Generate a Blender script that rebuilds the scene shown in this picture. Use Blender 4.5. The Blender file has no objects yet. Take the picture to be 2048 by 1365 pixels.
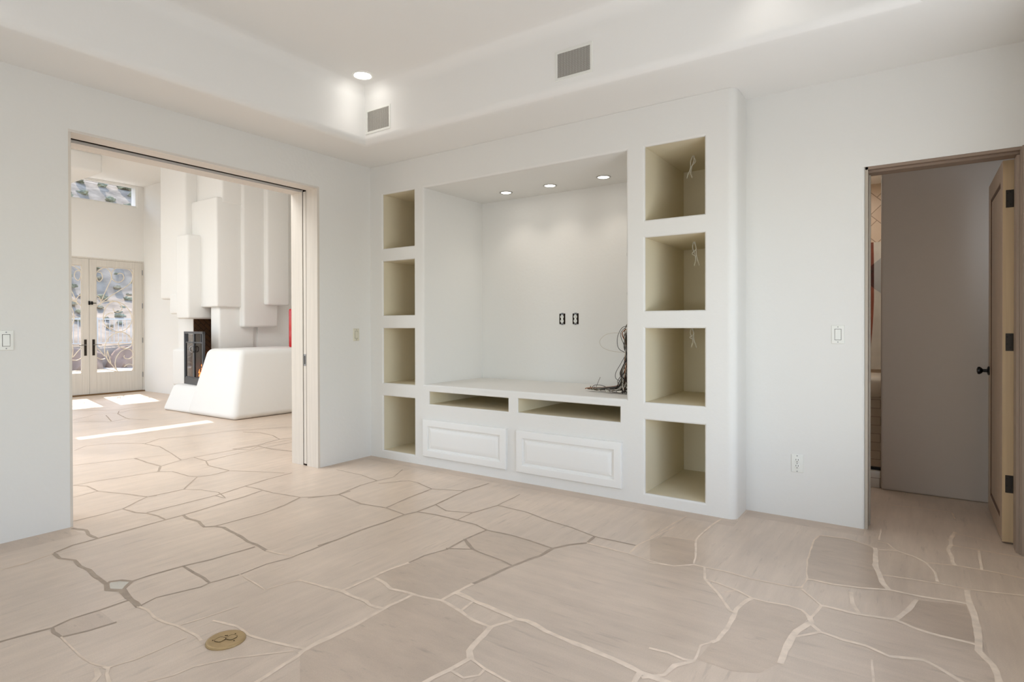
import bpy,bmesh,math,random
from mathutils import Vector,Matrix,noise
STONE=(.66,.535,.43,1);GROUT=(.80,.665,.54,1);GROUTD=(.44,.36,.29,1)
E_DOWN=3.5;E_NICHE=5;E_BATH=7;E_BATHB=3.5;E_SUN=8;E_SKY=.55;E_WIN=7;E_REAR=10;E_LIV=7;E_LIVUP=24;E_LIVFILL=112;E_CEILFILL=45;EXPO=0.0
JOINTS=[
(13,[(0.423,-2.685),(0.54,-2.69),(0.638,-2.658),(0.75,-2.673),(0.849,-2.668),(0.982,-2.682),(1.066,-2.686),(1.115,-2.689)]),
(13,[(1.115,-2.689),(1.095,-2.667),(1.121,-2.63),(1.179,-2.605)]),
(13,[(1.179,-2.605),(1.254,-2.676)]),
(14,[(1.115,-2.689),(1.184,-2.712),(1.254,-2.676)]),
(14,[(1.254,-2.676),(1.356,-2.695),(1.399,-2.698),(1.491,-2.708)]),
(2,[(1.491,-2.708),(1.56,-2.701),(1.654,-2.714),(1.74,-2.71),(1.814,-2.696),(1.895,-2.693),(1.961,-2.69),(2.006,-2.7)]),
(12,[(1.179,-2.605),(1.177,-2.524),(1.198,-2.369),(1.236,-2.229),(1.26,-2.006)]),
(13,[(0.34,-1.944),(0.444,-1.962),(0.561,-1.954),(0.69,-1.988),(0.733,-1.943),(0.801,-1.924),(0.971,-1.943),(1.157,-1.976),(1.23,-1.977),(1.367,-1.998)]),
(2,[(1.367,-1.998),(1.451,-1.988),(1.565,-1.956)]),
(12,[(0.733,-1.943),(0.737,-1.805),(0.748,-1.624),(0.71,-1.436),(0.636,-1.253)]),
(12,[(0.636,-1.253),(0.565,-1.263),(0.37,-1.294),(0.146,-1.299),(0.015,-1.308)]),
(12,[(0.636,-1.253),(0.736,-1.158),(0.815,-1.061),(0.809,-0.939)]),
(11,[(-0.121,-2.408),(-0.122,-2.257),(-0.143,-2.11)]),
(12,[(-0.143,-2.11),(0.013,-2.098),(0.104,-2.06),(0.222,-2.046),(0.345,-2.059)]),
(12,[(0.423,-2.685),(0.372,-2.576),(0.368,-2.459),(0.357,-2.303),(0.345,-2.059),(0.34,-1.944),(0.325,-1.794),(0.288,-1.595),(0.279,-1.467),(0.237,-1.297)]),
(13,[(0.037,-2.461),(0.139,-2.431),(0.247,-2.451),(0.356,-2.45)]),
(12,[(-0.143,-2.11),(-0.254,-1.961),(-0.311,-1.877)]),
(12,[(-0.311,-1.877),(-0.291,-1.825)]),
(12,[(0.083,-2.051),(0.08,-1.852),(0.071,-1.58),(0.015,-1.308),(-0.027,-1.096),(-0.047,-0.849)]),
(12,[(-0.311,-1.877),(-0.54,-1.937),(-0.789,-2.019),(-1.02,-2.006),(-1.138,-2.061)]),
(11,[(-0.789,-2.019),(-0.753,-2.192)]),
(11,[(-1.138,-2.061),(-1.135,-1.878),(-1.093,-1.712),(-1.05,-1.466)]),
(12,[(-1.05,-1.466),(-0.948,-1.397),(-0.678,-1.397),(-0.586,-1.37)]),
(12,[(-0.586,-1.37),(-0.545,-1.272),(-0.568,-1.103)]),
(12,[(-0.586,-1.37),(-0.436,-1.505),(-0.292,-1.625)]),
(12,[(-0.311,-1.877),(-0.292,-1.625)]),
(11,[(-0.292,-1.625),(-0.169,-1.559),(0.011,-1.52)]),
(11,[(0.011,-1.52),(0.203,-1.573),(0.071,-1.58)]),
(13,[(-1.05,-1.466),(-1.238,-1.358)]),
(13,[(-1.238,-1.358),(-1.487,-1.359),(-1.784,-1.339)]),
(11,[(-1.238,-1.358),(-1.339,-1.129)]),
(12,[(-1.339,-1.129),(-1.75,-1.03),(-2.16,-0.942),(-2.436,-0.959)]),
(11,[(-1.938,-1.789),(-1.784,-1.339),(-1.665,-1.071)]),
(11,[(-1.339,-1.129),(-1.356,-1.005),(-1.363,-0.721),(-1.351,-0.343),(-1.366,0.118)]),
(12,[(-1.356,-1.005),(-1.108,-1.018),(-0.919,-1.102),(-0.568,-1.103)]),
(11,[(-0.568,-1.103),(-0.333,-0.983),(-0.098,-0.884)]),
(11,[(-1.108,-1.018),(-1.175,-0.645),(-1.232,0.024)]),
(11,[(-1.351,-0.343),(-1.064,-0.366),(-0.771,-0.303)]),
(1,[(0.467,-2.954),(0.469,-2.816),(0.423,-2.685)]),
(12,[(1.398,-2.997),(1.374,-2.923),(1.384,-2.821),(1.386,-2.707)]),
(12,[(1.398,-2.997),(1.444,-3.008),(1.516,-3.005),(1.548,-2.92),(1.566,-2.829)]),
(12,[(1.352,-3.177),(1.384,-3.05),(1.398,-2.997)]),
(1,[(1.516,-3.005),(1.74,-3.019),(1.834,-3.012),(1.916,-2.991),(1.94,-2.912),(1.94,-2.823),(1.937,-2.755),(1.939,-2.722)]),
(2,[(1.916,-2.991),(1.954,-3.011),(2.036,-3.032)]),
(3,[(1.916,-2.991),(1.884,-3.019),(1.945,-3.03),(1.998,-3.082)]),
(1,[(2.108,-2.983),(2.161,-2.877),(2.169,-2.811),(2.227,-2.709),(2.379,-2.54)]),
(1,[(1.814,-2.696),(1.838,-2.589),(1.86,-2.457)]),
(2,[(1.894,-2.588),(2.017,-2.558),(2.127,-2.569),(2.253,-2.548),(2.408,-2.505)]),
(3,[(2.408,-2.505),(2.432,-2.577),(2.441,-2.693),(2.447,-2.764)]),
(3,[(2.408,-2.505),(2.418,-2.404),(2.422,-2.3)]),
(11,[(1.491,-2.708),(1.465,-2.621),(1.524,-2.447),(1.511,-2.397),(1.545,-2.261),(1.535,-2.107),(1.57,-1.982),(1.565,-1.91),(1.557,-1.688),(1.553,-1.566)]),
(12,[(1.198,-2.369),(1.33,-2.381),(1.438,-2.384),(1.511,-2.397)]),
(1,[(1.545,-2.261),(1.674,-2.273),(1.805,-2.291),(1.823,-2.208),(1.852,-2.128),(2.049,-2.113),(2.178,-2.093)]),
(12,[(0.701,-1.233),(0.735,-1.171),(0.809,-1.047),(0.747,-0.784),(0.751,-0.615)]),
(12,[(0.809,-1.047),(1.121,-1.11),(1.343,-1.076),(1.553,-1.111)]),
(12,[(1.343,-1.076),(1.3,-0.8),(1.285,-0.546)]),
(11,[(0.751,-0.615),(0.515,-0.561),(0.181,-0.557)]),
(11,[(0.751,-0.615),(0.777,-0.457),(0.66,-0.235)]),
(11,[(1.285,-0.546),(1.062,-0.473),(0.961,-0.473),(0.826,-0.665)]),
(11,[(1.285,-0.546),(1.528,-0.444)]),
(12,[(1.545,-1.788),(1.557,-1.675),(1.544,-1.478),(1.561,-1.282),(1.553,-1.111),(1.583,-1.02),(1.576,-0.828),(1.528,-0.444),(1.553,-0.175)]),
(12,[(1.583,-1.02),(1.725,-0.995),(1.917,-0.998),(2.069,-1.001),(2.187,-1.043)]),
(11,[(1.576,-0.828),(1.734,-0.894),(1.903,-0.828)]),
(11,[(1.917,-0.998),(1.903,-0.828),(1.95,-0.6),(1.928,-0.291)]),
(11,[(1.95,-0.6),(2.187,-0.612),(2.397,-0.674),(2.591,-0.709),(2.785,-0.771)]),
(12,[(2.187,-1.043),(2.173,-1.239),(2.187,-1.419),(2.149,-1.556),(2.145,-1.679)]),
(3,[(2.145,-1.679),(2.125,-1.778),(2.123,-1.901),(2.117,-2.089)]),
(12,[(2.187,-1.043),(2.344,-1.032),(2.493,-1.041),(2.673,-1.073)]),
(13,[(2.673,-1.073),(2.723,-0.972),(2.796,-0.888),(2.785,-0.771)]),
(12,[(2.785,-0.771),(3.049,-0.768)]),
(2,[(2.796,-0.888),(3.063,-0.905)]),
(2,[(3.049,-0.768),(3.063,-0.905)]),
(1,[(3.049,-0.768),(3.099,-0.463),(3.119,-0.331)]),
(1,[(3.063,-0.905),(3.2,-0.934),(3.327,-0.934)]),
(13,[(2.673,-1.073),(2.669,-1.203),(2.622,-1.399),(2.603,-1.535),(2.584,-1.689)]),
(3,[(2.584,-1.689),(2.574,-1.802),(2.573,-1.903)]),
(12,[(2.622,-1.399),(2.532,-1.372),(2.365,-1.347),(2.311,-1.335),(2.178,-1.408)]),
(13,[(2.173,-1.239),(2.311,-1.335)]),
(3,[(2.123,-1.901),(2.223,-1.921),(2.297,-1.944),(2.424,-1.927),(2.573,-1.903),(2.71,-1.925),(2.8,-1.962),(2.901,-1.967)]),
(3,[(2.117,-2.089),(2.198,-2.103),(2.296,-2.102),(2.337,-2.117),(2.417,-2.104)]),
(2,[(1.856,-2.133),(1.997,-2.111),(2.117,-2.089)]),
(3,[(2.417,-2.104),(2.42,-2.029),(2.424,-1.927)]),
(3,[(2.417,-2.104),(2.422,-2.293),(2.405,-2.426),(2.412,-2.533)]),
(4,[(2.574,-1.802),(2.697,-1.819),(2.843,-1.835),(2.95,-1.85),(2.997,-1.837),(3.105,-1.864),(3.208,-1.879),(3.299,-1.882),(3.414,-1.895),(3.539,-1.917),(3.669,-1.926)]),
(2,[(2.71,-1.925),(2.699,-1.828)]),
(3,[(2.95,-1.85),(2.901,-1.967)]),
(4,[(2.901,-1.967),(2.919,-2.042),(2.938,-2.159),(2.975,-2.194)]),
(3,[(2.975,-2.194),(2.959,-2.291),(2.935,-2.439)]),
(2,[(2.975,-2.194),(3.063,-2.22),(3.229,-2.239)]),
(2,[(3.063,-2.22),(3.071,-2.262),(3.033,-2.308),(2.962,-2.296)]),
(3,[(3.539,-1.917),(3.547,-2.035)]),
(1,[(3.125,-0.532),(3.301,-0.503)]),
(2,[(3.301,-0.503),(3.296,-0.417),(3.299,-0.202),(3.318,-0.021)]),
(2,[(3.301,-0.503),(3.38,-0.76),(3.395,-0.838)]),
(1,[(3.065,-0.61),(3.09,-0.303),(3.114,-0.092)]),
(2,[(3.2,-0.956),(3.32,-0.932),(3.399,-0.85),(3.456,-0.853),(3.565,-0.848),(3.692,-0.866),(3.879,-0.85),(3.908,-0.831)]),
(2,[(3.456,-0.853),(3.499,-0.998),(3.572,-1.01),(3.665,-1.042),(3.739,-1.082),(3.802,-1.083),(3.89,-1.065),(3.944,-1.08),(3.979,-1.125)]),
(2,[(3.499,-0.998),(3.592,-1.115),(3.688,-1.264),(3.703,-1.264)]),
(1,[(3.606,-1.105),(3.663,-1.032)]),
(3,[(3.739,-1.082),(3.703,-1.233),(3.709,-1.289),(3.722,-1.429),(3.708,-1.541),(3.694,-1.567)]),
(1,[(3.694,-1.567),(3.666,-1.618),(3.676,-1.74)]),
(4,[(3.979,-1.125),(3.993,-1.172),(3.954,-1.288),(3.949,-1.343),(3.945,-1.475),(3.945,-1.571)]),
(2,[(3.984,-1.16),(4.011,-0.983),(3.911,-0.852)]),
(3,[(4.011,-0.983),(4.153,-0.987),(4.284,-0.955),(4.355,-0.989),(4.434,-1.005),(4.504,-1.007),(4.555,-1.005)]),
(3,[(4.284,-0.955),(4.328,-0.829),(4.361,-0.681)]),
(3,[(3.995,-1.189),(4.035,-1.242),(4.115,-1.256),(4.196,-1.257),(4.276,-1.295),(4.383,-1.251),(4.448,-1.299),(4.507,-1.356)]),
(2,[(3.961,-1.335),(4.035,-1.242)]),
(1,[(3.908,-0.831),(3.915,-0.715),(3.879,-0.451),(3.869,-0.1),(3.885,0.001)]),
(3,[(3.915,-0.715),(4.027,-0.714),(4.146,-0.68),(4.254,-0.63),(4.375,-0.628),(4.543,-0.6)]),
(2,[(3.885,0.001),(4.026,0.024),(4.12,-0.017),(4.167,-0.053)]),
(4,[(4.167,-0.053),(4.184,-0.331),(4.221,-0.544),(4.254,-0.63)]),
(2,[(4.185,-0.073),(4.269,-0.032),(4.345,-0.075),(4.401,-0.141),(4.437,-0.269),(4.445,-0.392)]),
(2,[(4.401,-0.141),(4.526,-0.099),(4.696,-0.094),(4.806,-0.11)]),
(2,[(4.202,-0.455),(4.331,-0.432),(4.448,-0.415),(4.574,-0.413),(4.778,-0.347)]),
(1,[(4.269,-0.032),(4.223,0.07),(4.178,0.074)]),
(1,[(4.181,0.111),(4.181,0.335)]),
(4,[(4.559,-0.435),(4.555,-0.505),(4.566,-0.744),(4.565,-0.941),(4.557,-1.058),(4.593,-1.151),(4.6,-1.306)]),
(3,[(4.552,0.51),(4.519,0.34),(4.524,0.257),(4.508,0.163),(4.526,-0.099)]),
(2,[(4.524,0.24),(4.646,0.24),(4.845,0.229)]),
(2,[(4.645,0.223),(4.634,-0.095)]),
(1,[(4.551,0.49),(4.742,0.439)]),
(1,[(4.215,0.939),(4.402,0.967),(4.552,0.973),(4.566,0.824)]),
(3,[(4.107,-0.765),(4.124,-0.885),(4.159,-0.983)]),
(2,[(3.509,-1.749),(3.578,-1.74),(3.638,-1.751),(3.676,-1.74)]),
(3,[(3.676,-1.74),(3.63,-1.808),(3.617,-1.885),(3.558,-1.945)]),
(1,[(4.223,-1.36),(4.238,-1.54)]),
(11,[(-6.197,-0.353),(-5.78,-0.169),(-5.59,0.051),(-5.712,0.41)]),
(11,[(-4.993,-0.762),(-5.315,-0.387),(-5.217,-0.108),(-5.407,0.126),(-5.251,0.418)]),
(12,[(-5.459,-0.002),(-5.145,-0.147),(-4.629,-0.253),(-4.479,-0.269),(-4.193,-0.154)]),
(12,[(-5.126,-0.303),(-4.477,-0.491)]),
(11,[(-4.435,-0.499),(-4.557,-0.282)]),
(11,[(-4.777,-0.835),(-4.679,-0.662),(-4.409,-0.518)]),
(12,[(-2.246,0.034),(-2.035,0.123),(-1.765,0.101),(-1.482,0.004),(-1.381,-0.323),(-1.409,-0.583)]),
(12,[(-1.482,0.004),(-1.402,0.151)]),
(11,[(-2.459,-0.962),(-2.634,-0.722),(-2.499,-0.44),(-2.449,0.005),(-2.048,0.609)]),
(11,[(-2.687,-1.519),(-2.857,-1.355),(-2.783,-1.136),(-2.522,-0.961),(-2.313,-0.948)]),
(11,[(-1.409,-0.583),(-1.232,-0.503),(-1.318,-0.362),(-0.763,-0.302)])]
TONES=[
(6,[(2.628,-1.408),(2.672,-1.208),(2.68,-1.085),(2.803,-0.901),(3.065,-0.91),(3.203,-0.963),(3.322,-0.939),(3.401,-0.857),(3.458,-0.866),(3.497,-0.999),(3.592,-1.12),(3.688,-1.272),(3.708,-1.284),(3.721,-1.426),(3.708,-1.541),(3.661,-1.624),(3.671,-1.736),(3.592,-1.894),(3.536,-1.911),(3.414,-1.895),(3.105,-1.864),(2.997,-1.837),(2.95,-1.85),(2.697,-1.819),(2.577,-1.805),(2.61,-1.544)]),
(6,[(2.955,-1.856),(3.108,-1.87),(3.302,-1.888),(3.541,-1.922),(3.547,-2.035),(3.229,-2.239),(3.06,-2.215),(2.974,-2.187),(2.938,-2.159),(2.919,-2.042),(2.908,-1.971)]),
(6,[(3.984,-1.16),(4.012,-0.992),(4.153,-0.997),(4.284,-0.964),(4.355,-0.998),(4.503,-1.016),(4.555,-1.013),(4.557,-1.066),(4.593,-1.151),(4.6,-1.306),(4.507,-1.35),(4.448,-1.292),(4.383,-1.244),(4.275,-1.288),(4.196,-1.249),(4.114,-1.248),(3.998,-1.187)]),
(6,[(4,-1.204),(4.116,-1.263),(4.276,-1.303),(4.383,-1.259),(4.447,-1.306),(4.507,-1.363),(3.972,-1.727),(3.945,-1.571),(3.947,-1.473),(3.961,-1.335)]),
(1,[(3.128,-0.538),(3.301,-0.503),(3.403,-0.839),(3.322,-0.939),(3.2,-0.956),(3.076,-0.638)]),
(2,[(3.887,-0.009),(4.026,0.017),(4.121,-0.02),(4.166,-0.07),(4.188,-0.356),(4.24,-0.629),(4.146,-0.68),(4.027,-0.714),(3.917,-0.714),(3.881,-0.45),(3.871,-0.117)]),
(1,[(3.741,-1.092),(3.803,-1.087),(3.891,-1.069),(3.945,-1.085),(3.98,-1.134),(3.954,-1.288),(3.947,-1.411),(3.947,-1.563),(3.895,-1.682),(3.811,-1.726),(3.684,-1.721),(3.694,-1.567),(3.722,-1.429),(3.711,-1.278)]),
(2,[(4.361,-0.681),(4.542,-0.622),(4.554,-0.753),(4.557,-0.979),(4.434,-0.997),(4.355,-0.984),(4.291,-0.955),(4.328,-0.833)]),
(1,[(2.184,-1.243),(2.197,-1.056),(2.349,-1.04),(2.496,-1.046),(2.669,-1.086),(2.666,-1.199),(2.619,-1.395),(2.529,-1.368),(2.362,-1.343),(2.311,-1.335)]),
(1,[(2.149,-1.683),(2.152,-1.56),(2.187,-1.419),(2.365,-1.347),(2.614,-1.404),(2.603,-1.535),(2.586,-1.662),(2.574,-1.802),(2.57,-1.894),(2.421,-1.924),(2.293,-1.934),(2.134,-1.898)]),
(1,[(2.423,-2.11),(2.424,-2.033),(2.431,-1.934),(2.576,-1.907),(2.712,-1.928),(2.871,-1.978),(2.915,-2.036),(2.934,-2.154),(2.969,-2.198),(2.932,-2.435),(2.6,-2.668),(2.414,-2.534),(2.424,-2.295)]),
(3,[(1.109,-2.672),(1.132,-2.634),(1.179,-2.614),(1.242,-2.671),(1.176,-2.702)]),
(1,[(1.521,-3.006),(1.553,-2.922),(1.569,-2.831),(1.388,-2.822),(1.377,-2.924),(1.403,-2.997),(1.445,-3.008)])]
JOINTS+=[(2,list(pq)) for pq in (
((-8.15,-6.82),(-7.26,-6.78)),
((-8.15,-6.82),(-7.71,-6.06)),
((-7.71,-6.06),(-7.16,-6.05)),
((-7.71,-6.06),(-8.1,-5.36)),
((-8.1,-5.36),(-8.02,-4.81)),
((-8.02,-4.81),(-8.02,-4.05)),
((-8.02,-4.05),(-7.37,-3.95)),
((-8.02,-4.05),(-7.67,-3.52)),
((-7.67,-3.52),(-6.92,-3.46)),
((-8.21,-2.78),(-7.51,-2.81)),
((-7.81,-1.98),(-7.22,-2.14)),
((-7.81,-1.98),(-8.39,-1.39)),
((-8.39,-1.39),(-7.53,-1.27)),
((-7.26,-6.78),(-6.6,-6.79)),
((-7.26,-6.78),(-7.16,-6.05)),
((-7.16,-6.05),(-6.52,-6.11)),
((-7.16,-6.05),(-7.43,-5.44)),
((-7.43,-5.44),(-6.75,-5.47)),
((-7.43,-5.44),(-7.2,-4.66)),
((-7.2,-4.66),(-6.53,-4.95)),
((-7.2,-4.66),(-7.37,-3.95)),
((-7.37,-3.95),(-6.83,-3.95)),
((-7.37,-3.95),(-6.92,-3.46)),
((-6.92,-3.46),(-6.45,-3.32)),
((-6.92,-3.46),(-7.51,-2.81)),
((-7.51,-2.81),(-6.53,-2.56)),
((-7.22,-2.14),(-6.39,-2.05)),
((-7.22,-2.14),(-7.53,-1.27)),
((-6.6,-6.79),(-5.93,-6.96)),
((-6.6,-6.79),(-6.52,-6.11)),
((-6.52,-6.11),(-5.65,-6.3)),
((-6.75,-5.47),(-6.12,-5.61)),
((-6.75,-5.47),(-6.53,-4.95)),
((-6.53,-4.95),(-5.5,-4.64)),
((-6.83,-3.95),(-6.09,-4.24)),
((-6.83,-3.95),(-6.45,-3.32)),
((-6.45,-3.32),(-5.39,-3.39)),
((-6.45,-3.32),(-6.53,-2.56)),
((-6.53,-2.56),(-5.99,-2.78)),
((-6.53,-2.56),(-6.39,-2.05)),
((-5.93,-6.96),(-5.34,-6.79)),
((-5.65,-6.3),(-4.91,-6.21)),
((-5.65,-6.3),(-6.12,-5.61)),
((-6.12,-5.61),(-5,-5.39)),
((-6.12,-5.61),(-5.5,-4.64)),
((-5.5,-4.64),(-4.64,-4.81)),
((-5.5,-4.64),(-6.09,-4.24)),
((-6.09,-4.24),(-5.2,-4.03)),
((-6.09,-4.24),(-5.39,-3.39)),
((-5.39,-3.39),(-4.84,-3.47)),
((-5.39,-3.39),(-5.99,-2.78)),
((-5.99,-2.78),(-5.24,-2.81)),
((-5.99,-2.78),(-5.54,-1.9)),
((-5.54,-1.9),(-4.88,-1.84)),
((-5.34,-6.79),(-4.5,-6.83)),
((-5.34,-6.79),(-4.91,-6.21)),
((-4.91,-6.21),(-4.17,-6.2)),
((-4.91,-6.21),(-5,-5.39)),
((-5,-5.39),(-4.34,-5.44)),
((-5,-5.39),(-4.64,-4.81)),
((-4.64,-4.81),(-4.16,-4.66)),
((-5.2,-4.03),(-4.39,-4.07)),
((-5.2,-4.03),(-4.84,-3.47)),
((-4.84,-3.47),(-4.28,-3.38)),
((-4.84,-3.47),(-5.24,-2.81)),
((-5.24,-2.81),(-4.55,-2.65)),
((-4.5,-6.83),(-3.83,-6.79)),
((-4.5,-6.83),(-4.17,-6.2)),
((-4.34,-5.44),(-3.62,-5.43)),
((-4.34,-5.44),(-4.16,-4.66)),
((-4.16,-4.66),(-3.24,-4.91)),
((-4.16,-4.66),(-4.39,-4.07)),
((-4.39,-4.07),(-3.59,-4.07)),
((-4.39,-4.07),(-4.28,-3.38)),
((-4.28,-3.38),(-3.26,-3.43)),
((-4.28,-3.38),(-4.55,-2.65)),
((-3.83,-6.79),(-3.07,-7.05)),
((-3.83,-6.79),(-3.16,-6.21)),
((-3.16,-6.21),(-2.59,-6.24)),
((-3.16,-6.21),(-3.62,-5.43)),
((-3.62,-5.43),(-2.91,-5.47)),
((-3.62,-5.43),(-3.24,-4.91)),
((-3.24,-4.91),(-2.68,-4.67)),
((-3.59,-4.07),(-3.15,-4.13)),
((-3.59,-4.07),(-3.26,-3.43)),
((-3.26,-3.43),(-2.67,-3.43)),
((-3.26,-3.43),(-3.65,-2.61)),
((-3.65,-2.61),(-3.1,-2.59)),
((-3.07,-7.05),(-2.02,-6.75)),
((-3.07,-7.05),(-2.59,-6.24)),
((-2.59,-6.24),(-1.79,-6.25)),
((-2.59,-6.24),(-2.91,-5.47)),
((-2.91,-5.47),(-2.04,-5.66)),
((-2.91,-5.47),(-2.68,-4.67)),
((-2.68,-4.67),(-1.99,-4.78)),
((-3.15,-4.13),(-2.67,-3.43)),
((-2.67,-3.43),(-1.78,-3.27)),
((-2.67,-3.43),(-3.1,-2.59)),
((-3.1,-2.59),(-2.25,-2.72)),
((-2.02,-6.75),(-1.79,-6.25)),
((-1.79,-6.25),(-1.1,-6.27)),
((-2.04,-5.66),(-1.34,-5.4)),
((-2.04,-5.66),(-1.99,-4.78)),
((-1.99,-4.78),(-2.15,-4.21)),
((-2.15,-4.21),(-1.54,-3.96)),
((-2.15,-4.21),(-1.78,-3.27)),
((-1.78,-3.27),(-0.97,-3.48)),
((-1.78,-3.27),(-2.25,-2.72)),
((-2.25,-2.72),(-1.54,-2.81)),
((-1.6,-6.86),(-0.6,-6.87)),
((-1.6,-6.86),(-1.1,-6.27)),
((-1.1,-6.27),(-0.52,-6.28)),
((-1.1,-6.27),(-1.34,-5.4)),
((-1.34,-5.4),(-0.72,-5.37)),
((-1.34,-5.4),(-1.27,-4.79)),
((-1.27,-4.79),(-1.54,-3.96)),
((-1.54,-3.96),(-0.89,-4.01)),
((-1.54,-3.96),(-0.97,-3.48)),
((-0.97,-3.48),(-1.54,-2.81)),
((-0.6,-6.87),(-0.52,-6.28)),
((-0.52,-6.28),(-0.72,-5.37)),
((-0.72,-5.37),(-0.09,-5.47)),
((-0.72,-5.37),(-0.17,-4.79)),
((-0.17,-4.79),(0.54,-4.94)),
((-0.17,-4.79),(-0.89,-4.01)),
((-0.89,-4.01),(-0.36,-3.38)),
((-0.36,-3.38),(0.54,-3.35)),
((0.04,-6.88),(0.42,-6.25)),
((0.42,-6.25),(1.01,-6.24)),
((0.42,-6.25),(-0.09,-5.47)),
((-0.09,-5.47),(0.63,-5.64)),
((-0.09,-5.47),(0.54,-4.94)),
((0.54,-4.94),(1.2,-4.72)),
((0.54,-4.94),(-0.06,-4)),
((0.54,-3.35),(1.14,-3.46)),
((0.85,-7.05),(1.44,-6.94)),
((0.85,-7.05),(1.01,-6.24)),
((1.01,-6.24),(2.01,-6.3)),
((1.01,-6.24),(0.63,-5.64)),
((0.63,-5.64),(1.2,-4.72)),
((1.2,-4.72),(1.75,-4.75)),
((1.2,-4.72),(0.95,-4.22)),
((0.95,-4.22),(1.39,-4.22)),
((1.14,-3.46),(1.96,-3.48)),
((1.44,-6.94),(2.01,-6.3)),
((2.01,-6.3),(2.72,-6.25)),
((2.01,-6.3),(1.64,-5.45)),
((1.64,-5.45),(2.25,-5.62)),
((1.64,-5.45),(1.75,-4.75)),
((1.75,-4.75),(2.8,-4.75)),
((1.75,-4.75),(1.39,-4.22)),
((1.39,-4.22),(2.42,-4.12)),
((1.39,-4.22),(1.96,-3.48)),
((1.96,-3.48),(2.81,-3.39)),
((2.19,-6.95),(2.91,-7.01)),
((2.19,-6.95),(2.72,-6.25)),
((2.72,-6.25),(3.37,-6.24)),
((2.72,-6.25),(2.25,-5.62)),
((2.25,-5.62),(3.2,-5.61)),
((2.25,-5.62),(2.8,-4.75)),
((2.8,-4.75),(3.32,-4.87)),
((2.8,-4.75),(2.42,-4.12)),
((2.42,-4.12),(2.91,-4.17)),
((2.42,-4.12),(2.81,-3.39)),
((2.81,-3.39),(3.31,-3.41)),
((2.91,-7.01),(3.76,-6.75)),
((2.91,-7.01),(3.37,-6.24)),
((3.37,-6.24),(4.12,-6.26)),
((3.37,-6.24),(3.2,-5.61)),
((3.2,-5.61),(3.79,-5.57)),
((3.2,-5.61),(3.32,-4.87)),
((3.32,-4.87),(4.26,-4.73)),
((3.32,-4.87),(2.91,-4.17)),
((2.91,-4.17),(3.67,-4.18)),
((2.91,-4.17),(3.31,-3.41)),
((3.31,-3.41),(4.24,-3.26)),
((3.76,-6.75),(4.45,-7.04)),
((3.76,-6.75),(4.12,-6.26)),
((4.12,-6.26),(4.88,-6.34)),
((4.12,-6.26),(3.79,-5.57)),
((3.79,-5.57),(4.45,-5.53)),
((4.26,-4.73),(3.67,-4.18)),
((4.24,-3.26),(4.79,-3.4)),
((4.24,-3.26),(3.86,-2.72)),
((3.86,-2.72),(4.51,-2.69)),
((3.86,-2.72),(4.36,-2.16)),
((4.45,-7.04),(4.88,-6.34)),
((4.88,-6.34),(4.45,-5.53)),
((4.84,-4.94),(4.37,-3.95)),
((4.79,-3.4),(4.51,-2.69)),
((4.51,-2.69),(4.75,-2.06)))]
SCROLLS=[
[(0.699,1.627),(0.782,1.707),(0.895,1.802),(1.048,1.916),(1.224,2.044),(1.308,2.137),(1.328,2.248),(1.295,2.344),(1.206,2.381),(1.089,2.387),(1.002,2.343),(0.963,2.244),(0.982,2.16),(1.049,2.114),(1.126,2.126),(1.173,2.194),(1.156,2.269),(1.108,2.287),(1.069,2.262)],
[(0.786,1.724),(0.839,1.864),(0.905,2.027),(0.957,2.158),(0.954,2.265),(0.907,2.347),(0.841,2.367),(0.734,2.291),(0.711,2.194),(0.757,2.103),(0.813,2.17),(0.794,2.264),(0.739,2.281)],
[(0.782,1.707),(0.894,1.745),(1.028,1.749),(1.163,1.693),(1.271,1.565),(1.31,1.434),(1.28,1.302),(1.18,1.193),(1.044,1.168),(0.911,1.237),(0.832,1.344),(0.828,1.492),(0.866,1.62),(0.951,1.725),(1.047,1.743),(1.124,1.67),(1.133,1.584),(1.065,1.539),(0.998,1.57),(0.989,1.613)],
[(0.837,1.407),(0.865,1.471),(0.922,1.515),(0.988,1.52)],
[(0.695,0.902),(0.768,0.815),(0.848,0.717),(0.843,0.855),(0.881,1.003),(0.986,1.119),(1.121,1.161),(1.239,1.105),(1.308,0.994),(1.297,0.895),(1.198,0.848),(1.1,0.879),(1.072,0.934),(1.091,0.988),(1.136,1.004)],
[(0.703,0.702),(0.777,0.656),(0.851,0.663)],
[(0.89,0.815),(0.917,0.703),(0.945,0.573),(0.908,0.607),(0.88,0.683),(0.89,0.815)],
[(0.852,0.727),(0.926,0.596),(1.04,0.439),(1.156,0.312)],
[(1.05,0.427),(1.018,0.548),(1.041,0.676),(1.119,0.792),(1.237,0.836),(1.321,0.774),(1.316,0.675),(1.236,0.641),(1.172,0.67),(1.178,0.713)],
[(1.05,0.427),(1.156,0.349),(1.255,0.349),(1.325,0.443),(1.316,0.521),(1.236,0.536),(1.177,0.496)],
[(0.693,0.45),(0.794,0.465),(0.926,0.446),(1.04,0.417)],
[(0.963,0.304),(1.02,0.343),(1.098,0.348)],
[(0.7,1.847),(0.755,1.818),(0.786,1.745),(0.773,1.681)]]
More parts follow.
